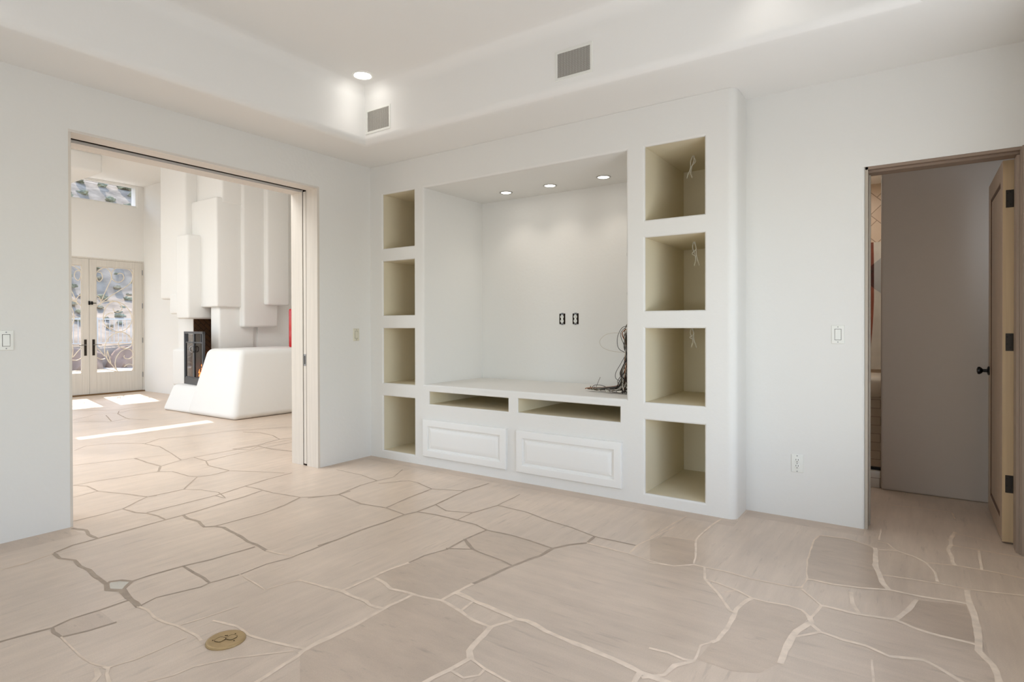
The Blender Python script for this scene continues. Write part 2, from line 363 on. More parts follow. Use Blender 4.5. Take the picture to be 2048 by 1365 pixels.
WIRE_LOOPS=[
[(2.534,0.36,1.255),(2.466,0.36,1.242),(2.426,0.36,1.182),(2.419,0.36,1.117),(2.436,0.36,1.071),(2.485,0.36,1.045),(2.524,0.36,1.028)],
[(2.525,0.36,1.151),(2.466,0.36,1.187),(2.401,0.36,1.199),(2.326,0.36,1.186),(2.28,0.36,1.153),(2.267,0.36,1.12),(2.29,0.36,1.083),(2.346,0.36,1.06),(2.406,0.36,1.05),(2.485,0.36,1.045)],
[(2.533,0.34,1.065),(2.494,0.34,1.019),(2.455,0.34,0.954),(2.42,0.34,0.897),(2.411,0.34,0.86),(2.42,0.34,0.837),(2.445,0.34,0.825)],
[(2.286,0.33,0.846),(2.268,0.33,0.807),(2.25,0.33,0.764),(2.247,0.33,0.741),(2.278,0.33,0.726),(2.339,0.33,0.728)],
[(2.196,0.36,0.754),(2.217,0.36,0.774),(2.253,0.36,0.778),(2.294,0.36,0.776),(2.335,0.36,0.762)],
[(2.433,0.3,0.777),(2.433,0.3,0.754),(2.441,0.3,0.728),(2.428,0.3,0.715),(2.421,0.3,0.726)],
[(2.525,0.29,0.774),(2.506,0.29,0.751),(2.477,0.29,0.735),(2.443,0.29,0.735),(2.408,0.29,0.736)]]
R=random.Random(7)
C=bpy.context.scene.collection
def srgb(r,g,b):
    f=lambda c:(c/255/12.92) if c/255<=.04045 else ((c/255+.055)/1.055)**2.4
    return (f(r),f(g),f(b),1)
# ---------------------------------------------------------------- materials
def mat(name,col,rough=.6,metal=0.,spec=.5,bump=0.,bscale=40.,var=0.,vscale=3.,coat=0.):
    m=bpy.data.materials.new(name);m.use_nodes=True;n=m.node_tree.nodes;l=m.node_tree.links
    b=n['Principled BSDF'];b.inputs['Base Color'].default_value=col
    b.inputs['Roughness'].default_value=rough;b.inputs['Metallic'].default_value=metal
    b.inputs['Specular IOR Level'].default_value=spec;b.inputs['Coat Weight'].default_value=coat
    tc=n.new('ShaderNodeTexCoord')
    if var:
        t=n.new('ShaderNodeTexNoise');t.inputs['Scale'].default_value=vscale;t.inputs['Detail'].default_value=5
        l.new(tc.outputs['Object'],t.inputs['Vector'])
        r=n.new('ShaderNodeMapRange');r.inputs['From Min'].default_value=.3;r.inputs['From Max'].default_value=.7
        r.inputs['To Min'].default_value=1-var;r.inputs['To Max'].default_value=1+var*.6
        l.new(t.outputs['Fac'],r.inputs['Value'])
        h=n.new('ShaderNodeHueSaturation');h.inputs['Color'].default_value=col
        l.new(r.outputs['Result'],h.inputs['Value']);l.new(h.outputs['Color'],b.inputs['Base Color'])
    if bump:
        t2=n.new('ShaderNodeTexNoise');t2.inputs['Scale'].default_value=bscale;t2.inputs['Detail'].default_value=4
        l.new(tc.outputs['Object'],t2.inputs['Vector'])
        bp=n.new('ShaderNodeBump');bp.inputs['Strength'].default_value=bump;bp.inputs['Distance'].default_value=.01
        l.new(t2.outputs['Fac'],bp.inputs['Height']);l.new(bp.outputs['Normal'],b.inputs['Normal'])
    return m
def emit(name,col,s):
    m=bpy.data.materials.new(name);m.use_nodes=True;b=m.node_tree.nodes['Principled BSDF']
    b.inputs['Base Color'].default_value=col;b.inputs['Emission Color'].default_value=col;b.inputs['Emission Strength'].default_value=s
    return m
def glass(name,tint=(1,1,1,1),refl=.08):
    m=bpy.data.materials.new(name);m.use_nodes=True;n=m.node_tree.nodes;l=m.node_tree.links
    n.remove(n['Principled BSDF']);o=n['Material Output']
    t=n.new('ShaderNodeBsdfTransparent');t.inputs['Color'].default_value=tint
    g=n.new('ShaderNodeBsdfGlossy');g.inputs['Roughness'].default_value=.02
    lw=n.new('ShaderNodeLayerWeight');lw.inputs['Blend'].default_value=.5
    pw=n.new('ShaderNodeMath');pw.operation='POWER';pw.inputs[1].default_value=5;l.new(lw.outputs['Facing'],pw.inputs[0])
    ma=n.new('ShaderNodeMath');ma.operation='MULTIPLY_ADD';ma.inputs[1].default_value=.9;ma.inputs[2].default_value=.03;l.new(pw.outputs[0],ma.inputs[0])
    x=n.new('ShaderNodeMixShader');l.new(ma.outputs[0],x.inputs[0]);l.new(t.outputs[0],x.inputs[1]);l.new(g.outputs[0],x.inputs[2])
    l.new(x.outputs[0],o.inputs['Surface']);return m
def stone(name,col,stretch):
    m=bpy.data.materials.new(name);m.use_nodes=True;n=m.node_tree.nodes;l=m.node_tree.links
    b=n['Principled BSDF'];tc=n.new('ShaderNodeTexCoord')
    def noise(sc,scale,det,rot=0):
        mp=n.new('ShaderNodeMapping');mp.inputs['Scale'].default_value=sc;mp.inputs['Rotation'].default_value=(0,0,rot)
        l.new(tc.outputs['Object'],mp.inputs['Vector'])
        t=n.new('ShaderNodeTexNoise');t.inputs['Scale'].default_value=scale;t.inputs['Detail'].default_value=det;t.inputs['Roughness'].default_value=.65
        l.new(mp.outputs[0],t.inputs['Vector']);return t.outputs['Fac']
    st=noise(stretch,1.0,6,.12);cl=noise((1,1,1),1.3,4);sp=noise((1,1,1),210,2)
    def ramp(src,a,b_,lo,hi):
        r=n.new('ShaderNodeMapRange');r.inputs['From Min'].default_value=a;r.inputs['From Max'].default_value=b_
        r.inputs['To Min'].default_value=lo;r.inputs['To Max'].default_value=hi;l.new(src,r.inputs['Value']);return r.outputs['Result']
    def mul(a,b_):
        q=n.new('ShaderNodeMath');q.operation='MULTIPLY';l.new(a,q.inputs[0]);l.new(b_,q.inputs[1]);return q.outputs[0]
    v=mul(mul(ramp(st,.3,.7,.92,1.06),ramp(cl,.3,.7,.88,1.08)),ramp(sp,.3,.7,.94,1.04))
    v=mul(v,ramp(noise((stretch[0]*.5,stretch[1]*.5,1),3.2,3),.60,.74,1.0,.80))
    h=n.new('ShaderNodeHueSaturation');h.inputs['Color'].default_value=col;l.new(v,h.inputs['Value'])
    l.new(h.outputs['Color'],b.inputs['Base Color'])
    l.new(ramp(cl,.3,.7,.30,.40),b.inputs['Roughness']);b.inputs['Specular IOR Level'].default_value=.65
    bp=n.new('ShaderNodeBump');bp.inputs['Strength'].default_value=.12;bp.inputs['Distance'].default_value=.004
    l.new(st,bp.inputs['Height']);l.new(bp.outputs['Normal'],b.inputs['Normal']);return m
def wood(name,col,rough=.5,axis=2):
    m=bpy.data.materials.new(name);m.use_nodes=True;n=m.node_tree.nodes;l=m.node_tree.links
    b=n['Principled BSDF'];b.inputs['Roughness'].default_value=rough
    tc=n.new('ShaderNodeTexCoord');mp=n.new('ShaderNodeMapping');s=[45,45,45];s[axis]=1.2;mp.inputs['Scale'].default_value=s
    l.new(tc.outputs['Object'],mp.inputs['Vector'])
    t=n.new('ShaderNodeTexNoise');t.inputs['Scale'].default_value=1.6;t.inputs['Detail'].default_value=5;l.new(mp.outputs[0],t.inputs['Vector'])
    r=n.new('ShaderNodeMapRange');r.inputs['From Min'].default_value=.3;r.inputs['From Max'].default_value=.7
    r.inputs['To Min'].default_value=.93;r.inputs['To Max'].default_value=1.05;l.new(t.outputs['Fac'],r.inputs['Value'])
    h=n.new('ShaderNodeHueSaturation');h.inputs['Color'].default_value=col;l.new(r.outputs['Result'],h.inputs['Value'])
    l.new(h.outputs['Color'],b.inputs['Base Color']);return m
PAINT=(.74,.73,.70,1)
M={}
M['paint']=mat('wall_paint',PAINT,.75,spec=.25,bump=.12,bscale=35)
M['ceil']=mat('ceiling_paint',(.80,.79,.765,1),.8,spec=.2,bump=.06,bscale=30)
M['cubby']=mat('cubby_shade_paint',(.73,.665,.505,1),.7,spec=.25,bump=.06)  # same wall paint, with the recess shade put into a yellower colour
M['trim']=mat('cabinet_paint',(.79,.785,.76,1),.4,spec=.4)
M['plaster']=mat('stucco_paint',(.79,.785,.765,1),.8,spec=.2,bump=.1,bscale=20)
M['stone']=stone('flagstone',STONE,(20,2.0,1))
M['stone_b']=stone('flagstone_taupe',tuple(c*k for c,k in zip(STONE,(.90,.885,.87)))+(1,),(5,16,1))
M['stone_c']=stone('flagstone_dark',tuple(c*k for c,k in zip(STONE,(.83,.81,.79)))+(1,),(4,18,1))
M['stone_d']=stone('flagstone_pale',(.62,.58,.50,1),(3,3,1))
M['stone_e']=stone('flagstone_cross_grain',tuple(c*.97 for c in STONE[:3])+(1,),(2.0,18,1))
M['grout']=mat('grout',GROUT,.95,spec=.1,var=.12,vscale=20)
M['grout_d']=mat('grout_glare_dark',GROUTD,.95,spec=.1,var=.12,vscale=20)  # same grout, darkened where stone glare makes joints look dark
M['oak']=wood('whitewashed_oak',srgb(212,204,193),.5,2)
M['oak_h']=wood('whitewashed_oak_header',srgb(214,208,200),.5,1)
M['pine']=wood('pale_wood',srgb(186,160,124),.45,2)
M['dwood']=wood('taupe_stained_wood',srgb(150,132,116),.5,2)
M['dwood_h']=wood('taupe_stained_wood_head',srgb(140,120,104),.5,0)
M['jamb']=wood('pale_taupe_wood',srgb(172,162,148),.5,2)
M['door']=wood('grey_stained_wood',srgb(182,160,138),.45,2)
M['fdoor']=wood('cream_painted_wood',srgb(208,203,195),.5,2)
M['bronze']=mat('oil_rubbed_bronze',srgb(52,46,40),.45,.7)
M['black']=mat('black_metal',srgb(18,17,17),.35,.5)
M['gap']=mat('dark_recess',srgb(40,32,26),.9,spec=.1)
M['steel']=mat('brushed_steel',srgb(140,140,140),.35,.9)
M['brass']=mat('aged_brass',srgb(176,152,112),.42,.6,var=.12,vscale=25)
M['white']=mat('white_plastic',srgb(226,226,220),.35)
M['ivory']=mat('ivory_plastic',srgb(212,208,190),.4)
M['grille']=mat('grey_grille',srgb(158,154,146),.6,var=.05)
M['glass']=glass('clear_glass')
M['smoke']=glass('smoked_glass',(.52,.50,.48,1))
M['lamp']=emit('lamp_lens',(1,.97,.92,1),14)
M['ring']=mat('white_trim_ring',srgb(240,240,236),.4)
M['chrome']=mat('nickel_trim_ring',srgb(190,188,184),.3,.8)
M['wrought']=mat('wrought_iron_cream',srgb(222,210,190),.5)
M['screen']=mat('pewter_metal',srgb(96,99,103),.4,.8)
M['brick']=None
M['red']=mat('red_glaze',srgb(190,12,24),.25,coat=.4)
M['ember']=emit('flame',(1.,.30,.06,1),10)
M['log']=mat('charred_log',srgb(60,42,32),.9,var=.4,vscale=20)
M['rock']=mat('desert_rock',srgb(178,150,132),.95,spec=.1,var=.3,vscale=2,bump=.5,bscale=5)
M['hill']=mat('desert_hillside',srgb(176,158,140),1,spec=.05,var=.4,vscale=1.5,bump=.5,bscale=3)
M['shrub']=mat('desert_scrub',srgb(164,160,136),1,spec=.05,var=.5,vscale=4)
M['shrub_b']=mat('dry_scrub',srgb(172,158,134),1,spec=.05,var=.4,vscale=4)
M['rail']=mat('railing_paint',srgb(210,208,204),.5)
M['patio']=mat('patio_concrete',srgb(206,196,182),.9,var=.08)
M['pole']=mat('weathered_pole',srgb(92,98,112),.8)
M['roof']=mat('roof_render',srgb(190,178,160),.9)
def brick_mat(name,c1,c2,mort,scale,rot,w=.5,h=.25,msize=.015,rough=.8):
    m=bpy.data.materials.new(name);m.use_nodes=True;n=m.node_tree.nodes;l=m.node_tree.links;b=n['Principled BSDF']
    tc=n.new('ShaderNodeTexCoord');sx=n.new('ShaderNodeSeparateXYZ');cx=n.new('ShaderNodeCombineXYZ')
    l.new(tc.outputs['Object'],sx.inputs[0])
    ad=n.new('ShaderNodeMath');ad.operation='ADD';l.new(sx.outputs[0],ad.inputs[0]);l.new(sx.outputs[1],ad.inputs[1])
    l.new(ad.outputs[0],cx.inputs[0]);l.new(sx.outputs[2],cx.inputs[1])
    mp=n.new('ShaderNodeMapping');mp.inputs['Rotation'].default_value=(0,0,rot);l.new(cx.outputs[0],mp.inputs[0])
    t=n.new('ShaderNodeTexBrick');t.inputs['Color1'].default_value=c1;t.inputs['Color2'].default_value=c2;t.inputs['Mortar'].default_value=mort
    t.inputs['Scale'].default_value=scale;t.inputs['Mortar Size'].default_value=msize;t.inputs['Brick Width'].default_value=w;t.inputs['Row Height'].default_value=h
    l.new(mp.outputs[0],t.inputs['Vector']);l.new(t.outputs['Color'],b.inputs['Base Color']);b.inputs['Roughness'].default_value=rough;return m
M['brick']=brick_mat('firebrick',srgb(92,62,36),srgb(78,54,32),srgb(40,28,18),4,.78)
M['tile']=brick_mat('travertine_tile',srgb(208,190,168),srgb(200,180,158),srgb(150,130,110),3.2,.785,.5,.5,.012,.35)
M['tile_low']=brick_mat('marble_tile',srgb(196,186,172),srgb(186,176,162),srgb(140,128,114),4,0,.9,.3,.01,.3)
M['redstone']=mat('red_marble',srgb(140,72,50),.3,var=.35,vscale=6)
M['darkstone']=mat('dark_red_granite',srgb(70,26,18),.25,var=.5,vscale=30)
# ---------------------------------------------------------------- geometry helpers
LOC={}
def obj(name,bm,m,parent=None,smooth=True,ang=35):
    bmesh.ops.recalc_face_normals(bm,faces=bm.faces)
    me=bpy.data.meshes.new(name)
    if parent is not None:
        w=LOC[parent.name];bmesh.ops.translate(bm,vec=(-w[0],-w[1],-w[2]),verts=bm.verts)
    bm.to_mesh(me);bm.free()
    for q in (m if isinstance(m,(list,tuple)) else [m]): me.materials.append(q)
    if smooth:
        me.polygons.foreach_set('use_smooth',[True]*len(me.polygons));me.set_sharp_from_angle(angle=math.radians(ang))
    o=bpy.data.objects.new(name,me);C.objects.link(o)
    if parent is not None: o.parent=parent;LOC[o.name]=LOC[parent.name]
    else: LOC[o.name]=(0,0,0)
    return o
def thing(name,label,cat,loc,group=None):
    o=bpy.data.objects.new(name,None);C.objects.link(o);o.location=loc;o.empty_display_size=.1
    o['label']=label;o['category']=cat
    if group:o['group']=group
    LOC[o.name]=tuple(loc);return o
def tag(o,label,cat,group=None):
    o['label']=label;o['category']=cat
    if group:o['group']=group
    return o
def struct(o,label=None):
    o['kind']='structure'
    if label:o['label']=label
    return o
def N(): return bmesh.new()
def merge(bm,t):
    me=bpy.data.meshes.new('tmp');t.to_mesh(me);t.free();bm.from_mesh(me);bpy.data.meshes.remove(me)
def box(bm,x0,x1,y0,y1,z0,z1,bev=0,seg=2,mi=0):
    t=N();bmesh.ops.create_cube(t,size=1)
    for v in t.verts: v.co=Vector((x0+(v.co.x+.5)*(x1-x0),y0+(v.co.y+.5)*(y1-y0),z0+(v.co.z+.5)*(z1-z0)))
    if bev: bmesh.ops.bevel(t,geom=list(t.edges),offset=bev,segments=seg,profile=.5,affect='EDGES')
    for f in t.faces:f.material_index=mi
    merge(bm,t);return bm
def hexa(bm,bot,top,bev=0,seg=3,mi=0):
    """bot/top: 4 points each (counter-clockwise)"""
    t=N();b=[t.verts.new(p) for p in bot];u=[t.verts.new(p) for p in top]
    t.faces.new(b[::-1]);t.faces.new(u)
    for i in range(4): t.faces.new((b[i],b[(i+1)%4],u[(i+1)%4],u[i]))
    bmesh.ops.recalc_face_normals(t,faces=t.faces)
    if bev: bmesh.ops.bevel(t,geom=list(t.edges),offset=bev,segments=seg,profile=.5,affect='EDGES')
    for f in t.faces:f.material_index=mi
    merge(bm,t);return bm
def lathe(bm,prof,seg=32,axis='z',c=(0,0,0)):
    """prof [(r,h)] swept about the axis through c; caps closed"""
    t=N();rings=[]
    for r,h in prof:
        ring=[]
        for k in range(seg):
            a=2*math.pi*k/seg;p=(r*math.cos(a),r*math.sin(a),h)
            if axis=='y':p=(p[0],h,p[1])
            if axis=='x':p=(h,p[0],p[1])
            ring.append(t.verts.new((p[0]+c[0],p[1]+c[1],p[2]+c[2])))
        rings.append(ring)
    for a,b in zip(rings,rings[1:]):
        for k in range(seg): t.faces.new((a[k],a[(k+1)%seg],b[(k+1)%seg],b[k]))
    t.faces.new(rings[0]);t.faces.new(rings[-1])
    merge(bm,t);return bm
def catmull(P,n=8):
    P=[Vector(p) for p in P]
    if len(P)<3: return P
    out=[]
    for i in range(len(P)-1):
        a=P[max(i-1,0)];b=P[i];c=P[i+1];d=P[min(i+2,len(P)-1)]
        for k in range(n):
            t=k/n;out.append(.5*((2*b)+(-a+c)*t+(2*a-5*b+4*c-d)*t*t+(-a+3*b-3*c+d)*t**3))
    out.append(P[-1]);return out
def tube(bm,P,r,seg=6,smooth=8,r1=None):
    P=catmull(P,smooth) if smooth else [Vector(p) for p in P]
    t=N();rings=[];n=len(P);up=None
    for i,p in enumerate(P):
        d=(P[min(i+1,n-1)]-P[max(i-1,0)]).normalized()
        if up is None: up=d.orthogonal().normalized()
        up=(up-d*up.dot(d));up=up.normalized() if up.length>1e-6 else d.orthogonal().normalized()
        s=d.cross(up);rr=r if r1 is None else r+(r1-r)*i/(n-1)
        rings.append([t.verts.new(p+(up*math.cos(2*math.pi*k/seg)+s*math.sin(2*math.pi*k/seg))*rr) for k in range(seg)])
    for a,b in zip(rings,rings[1:]):
        for k in range(seg): t.faces.new((a[k],a[(k+1)%seg],b[(k+1)%seg],b[k]))
    t.faces.new(rings[0][::-1]);t.faces.new(rings[-1]);merge(bm,t);return bm
def rings_panel(bm,fn,u0,u1,v0,v1,prof,cap=True,mi=0):
    """nested rectangles inset along prof [(inset,depth)], fn(u,v,d)->xyz"""
    t=N();prev=None
    for ins,d in prof:
        q=[t.verts.new(fn(u,v,d)) for u,v in ((u0+ins,v0+ins),(u1-ins,v0+ins),(u1-ins,v1-ins),(u0+ins,v1-ins))]
        if prev:
            for k in range(4): t.faces.new((prev[k],prev[(k+1)%4],q[(k+1)%4],q[k]))
        prev=q
    if cap: t.faces.new(prev)
    for f in t.faces:f.material_index=mi
    merge(bm,t);return bm
def blob(bm,c,r,sx=1,sy=1,sz=1,amp=.25,fr=2.,sub=3,seed=0):
    t=N();bmesh.ops.create_icosphere(t,subdivisions=sub,radius=1)
    for v in t.verts:
        k=1+amp*noise.noise(v.co*fr+Vector((seed*7.3,seed*3.1,seed)))*1.6
        v.co=Vector((c[0]+v.co.x*r*sx*k,c[1]+v.co.y*r*sy*k,c[2]+v.co.z*r*sz*k))
    merge(bm,t);return bm
# ================================================================= ROOM SHELL
X1=4.88;Y0=-7.0;ZS=2.787;TW=-.375
# floor with traced flagstone joints
bm=N()
def quad(bm,pts,mi):
    f=bm.faces.new([bm.verts.new(p) for p in pts]);f.material_index=mi
    f.normal_update()
    if f.normal.z<0:f.normal_flip()
quad(bm,[(-8.45,Y0,0),(5.5,Y0,0),(5.5,3.4,0),(-8.45,3.4,0)],0)
for k,pts in TONES:
    quad(bm,[(x,y,.0003+.00002*len(bm.faces)) for x,y in pts],k)
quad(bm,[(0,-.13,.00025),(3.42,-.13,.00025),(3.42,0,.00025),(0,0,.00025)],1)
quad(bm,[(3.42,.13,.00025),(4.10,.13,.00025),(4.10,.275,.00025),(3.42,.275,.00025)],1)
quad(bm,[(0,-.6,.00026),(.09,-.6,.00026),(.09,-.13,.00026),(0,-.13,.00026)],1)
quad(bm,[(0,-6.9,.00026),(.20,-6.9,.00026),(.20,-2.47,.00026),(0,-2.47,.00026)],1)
WID={1:.008,2:.0125,3:.0185,4:.026}
for jn,(w,pts) in enumerate(JOINTS):
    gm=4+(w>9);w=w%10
    P=[Vector((x,y,0)) for x,y in pts];Q=[]
    for a,b in zip(P,P[1:]):
        n=max(1,int((b-a).length/.035))
        for i in range(n): Q.append(a.lerp(b,i/n))
    Q.append(P[-1]);n=len(Q)
    if n<2: continue
    amp=.004 if w<3 else .008
    L_=[];R_=[]
    for i,p in enumerate(Q):
        d=(Q[min(i+1,n-1)]-Q[max(i-1,0)]).normalized();s=Vector((-d.y,d.x,0))
        wob=noise.noise(Vector((p.x*9,p.y*9,jn)))*amp*(0 if i in(0,n-1) else 1)
        hw=WID[w]*.5*(1+.45*noise.noise(Vector((p.x*14,p.y*14,3+jn))))
        e=d*(hw*.6) if i==n-1 else (-d*(hw*.6) if i==0 else Vector())
        L_.append(bm.verts.new(p+e+s*(wob+hw)+Vector((0,0,.0008+jn*2e-6))));R_.append(bm.verts.new(p+e+s*(wob-hw)+Vector((0,0,.0008+jn*2e-6))))
    for i in range(n-1):
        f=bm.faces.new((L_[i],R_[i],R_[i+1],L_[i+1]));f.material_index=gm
        f.normal_update()
        if f.normal.z<0:f.normal_flip()
me=bpy.data.meshes.new('floor');bm.to_mesh(me);bm.free()
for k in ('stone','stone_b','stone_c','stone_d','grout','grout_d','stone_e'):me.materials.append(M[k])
fl=bpy.data.objects.new('floor',me);C.objects.link(fl);struct(fl,'polished beige flagstone floor with irregular joints');LOC['floor']=(0,0,0)
# left wall with the wide pocket-door opening
bm=N()
box(bm,TW,0,Y0,-2.462,0,4.2);box(bm,TW,0,-.597,3.4,0,4.2);box(bm,TW,0,-2.462,-.597,2.49,4.2)
struct(obj('wall_left',bm,M['paint']))
# door wall at the right (stands back from the media wall)
def rounded_end(bm,pts,z0,z1):
    """vertical prism from a closed outline"""
    t=N();b=[t.verts.new((x,y,z0)) for x,y in pts];u=[t.verts.new((x,y,z1)) for x,y in pts];n=len(pts)
    for i in range(n): t.faces.new((b[i],b[(i+1)%n],u[(i+1)%n],u[i]))
    t.faces.new(b);t.faces.new(u);merge(bm,t)
arc=lambda cx,cy,r,a0,a1,n=8:[(cx+r*math.cos(a0+(a1-a0)*i/n),cy+r*math.sin(a0+(a1-a0)*i/n)) for i in range(n+1)]
bm=N();PI=math.pi
rounded_end(bm,[(3.402,.44),(3.402,.27)]+arc(4.08,.29,.02,-PI/2,0)+[(4.10,.44)],0,2.9)
box(bm,4.835,4.879,.27,.44,0,2.222);box(bm,4.08,4.879,.27,.44,2.222,2.9)
struct(obj('wall_back',bm,M['paint']))
# right wall and rear wall, both with windows behind the camera
bm=N()
box(bm,X1,X1+.3,Y0,-3.0,0,2.9);box(bm,X1,X1+.3,-.8,.44,0,2.9);box(bm,X1,X1+.3,-3.0,-.8,0,.6);box(bm,X1,X1+.3,-3.0,-.8,2.4,2.9)
struct(obj('wall_right',bm,M['paint']))
bm=N()
box(bm,TW,1.0,Y0-.3,Y0,0,2.9);box(bm,4.0,X1+.3,Y0-.3,Y0,0,2.9);box(bm,1,4,Y0-.3,Y0,0,.3);box(bm,1,4,Y0-.3,Y0,2.4,2.9)
struct(obj('wall_rear',bm,M['paint']))
# tray ceiling: one swept profile (soffit, rounded nose, riser, cove, flat)
ZC=3.26;D0=.53
prof=[(-.30,ZS),(D0-.06,ZS)]
prof+=[(D0-.06+.06*math.sin(a),ZS+.06-.06*math.cos(a)) for a in [PI/2*i/8 for i in range(1,9)]]
prof+=[(D0,ZC-.10)]+[(D0+.10-.10*math.cos(a),ZC-.10+.10*math.sin(a)) for a in [PI/2*i/8 for i in range(1,9)]]
bm=N();prev=None
for d,z in prof:
    q=[bm.verts.new(p) for p in ((d,Y0+d,z),(X1-d,Y0+d,z),(X1-d,-d,z),(d,-d,z))]
    if prev:
        for k in range(4): bm.faces.new((prev[k],prev[(k+1)%4],q[(k+1)%4],q[k]))
    prev=q
bm.faces.new(prev)
ce=obj('ceiling',bm,M['ceil'],ang=25);struct(ce,'white tray ceiling with rounded soffit')
bm=N();box(bm,TW-.02,X1+.4,Y0-.4,.6,3.4,3.5);box(bm,-.1,X1+.4,.3,3.4,2.9,3.0);struct(obj('roof',bm,M['roof']))
# ================================================================= BUILT-IN MEDIA WALL
mw=thing('entertainment_center','cream plaster built-in media wall with one large niche and eight open cubbies','entertainment center',(1.7,.3,0))
rim=.014
H=[]   # holes (x0,x1,z0,z1,rim,depth,kind)
H.append((.70,2.652,.728,2.503,.016,.868,'niche'))
H.append((.760,1.621,.556,.667,.010,.80,'slot'));H.append((1.716,2.602,.559,.671,.010,.80,'slot'))
for a,b in ((.170,.580),(2.790,3.205)):
    for z0,z1 in ((.078,.594),(.718,1.236),(1.358,1.871),(1.993,2.505)):
        H.append((a,b,z0,z1,rim,.84,'cubby'))
xs=sorted({.0,3.35}|{v for h in H for v in (round(h[0]-h[4],5),round(h[1]+h[4],5))});zs=sorted({0.,2.786}|{v for h in H for v in (round(h[2]-h[4],5),round(h[3]+h[4],5))})
bm=N();VV={}
def vert(x,z):
    k=(round(x,5),round(z,5))
    if k not in VV: VV[k]=bm.verts.new((x,0,z))
    return VV[k]
for i in range(len(xs)-1):
    for j in range(len(zs)-1):
        cx=(xs[i]+xs[i+1])/2;cz=(zs[j]+zs[j+1])/2
        if any(h[0]-h[4]<cx<h[1]+h[4] and h[2]-h[4]<cz<h[3]+h[4] for h in H): continue
        bm.faces.new((vert(xs[i],zs[j]),vert(xs[i+1],zs[j]),vert(xs[i+1],zs[j+1]),vert(xs[i],zs[j+1])))
for h in H:
    r=h[4]
    A_=[PI/2*i/6 for i in range(7)];C4=[(h[0]-r,h[2]-r,1,1),(h[1]+r,h[2]-r,-1,1),(h[1]+r,h[3]+r,-1,-1),(h[0]-r,h[3]+r,1,-1)]
    for k in range(4):
        prev=None
        for a in A_:
            o,d=r*math.sin(a),r*(1-math.cos(a))
            q=[bm.verts.new((c[0]+c[2]*o,d,c[1]+c[3]*o)) for c in (C4[k],C4[(k+1)%4])]
            if prev: bm.faces.new((prev[0],prev[1],q[1],q[0]))
            prev=q
# bullnose return at the right-hand end
prev=None
for x,y in [(3.35,0)]+arc(3.35,.055,.055,-PI/2,0,10)[1:]+[(3.405,.275)]:
    q=(bm.verts.new((x,y,0)),bm.verts.new((x,y,2.786)))
    if prev: bm.faces.new((prev[0],q[0],q[1],prev[1]))
    prev=q
sur=obj('surround',bm,M['paint'],mw,ang=50)
for h in H:
    x0,x1,z0,z1,r,d,kind=h;bm=N()
    P=[(x0,z0),(x1,z0),(x1,z1),(x0,z1)];fr=[bm.verts.new((x,r,z)) for x,z in P];bk=[bm.verts.new((x,d,z)) for x,z in P]
    for k in range(4): bm.faces.new((fr[k],fr[(k+1)%4],bk[(k+1)%4],bk[k]))
    bm.faces.new(bk[::-1])
    o=obj(kind,bm,M['paint'] if kind=='niche' else M['cubby'],mw,smooth=False)
def raised_door(x0,x1,z0,z1):
    bm=N();f=lambda u,v,d:(u,-d,v)
    rings_panel(bm,f,x0,x1,z0,z1,[(0,.0),(0,.019),(.003,.0235),(.008,.025),(.056,.025),(.061,.0225),(.065,.011),(.078,.0095),(.082,.0135),(.106,.022),(.110,.0225)])
    return bm
o=obj('cabinet_door',raised_door(.698,1.613,.086,.420),M['trim'],mw,ang=20)
o=obj('cabinet_door',raised_door(1.713,2.621,.084,.419),M['trim'],mw,ang=20)
# ================================================================= RECESSED LIGHTS
def downlight(x,y,z,r,label,group,ringmat='ring'):
    t=thing('recessed_light',label,'recessed light',(x,y,z),group)
    bm=N();lathe(bm,[(r,z),(r,z-.004),(r*.93,z-.007),(r*.80,z-.006),(r*.74,z-.001),(r*.72,z+.001)],40,c=(x,y,0));obj('trim_ring',bm,M[ringmat],t)
    bm=N();lathe(bm,[(r*.73,z-.0005),(r*.70,z-.003),(r*.3,z-.0045)],40,c=(x,y,0));obj('lens',bm,M['lamp'],t)
    return t
downlight(.712,-.715,ZC,.087,'bright recessed can light in the tray ceiling above the corner vent',None)
for x,txt in ((1.197,'leftmost of the three recessed lights in the media niche ceiling'),(1.674,'middle of the three recessed lights in the media niche ceiling'),(2.194,'rightmost of the three recessed lights in the media niche ceiling')):
    downlight(x,.584,2.503,.062,txt,'media niche lights','chrome')
def lamp(name,kind,loc,energy,rot=(0,0,0),col=(1,1,1),size=None,size_y=None,spot=None,rad=None,shape='RECTANGLE'):
    d=bpy.data.lights.new(name,kind);d.energy=energy;d.color=col
    if kind=='AREA':
        d.shape=shape;d.size=size;d.size_y=size_y or size
    if kind=='SPOT':
        d.spot_size=spot;d.spot_blend=.9;d.shadow_soft_size=rad or .05
    if kind=='POINT': d.shadow_soft_size=rad or .05
    o=bpy.data.objects.new(name,d);C.objects.link(o);o.location=loc;o.rotation_euler=rot;return o
WARM=(1,.95,.89)
for x,y in ((.712,-.715),(3.7,-.72),(.712,-3.2),(.712,-5.9),(3.9,-5.9)):
    lamp('downlight_lamp','SPOT',(x,y,ZC-.03),E_DOWN,spot=math.radians(110),rad=.06,col=WARM)
for x in (1.197,1.674,2.194):
    lamp('niche_lamp','SPOT',(x,.584,2.47),E_NICHE,spot=math.radians(112),rad=.04,col=(1,.92,.83))
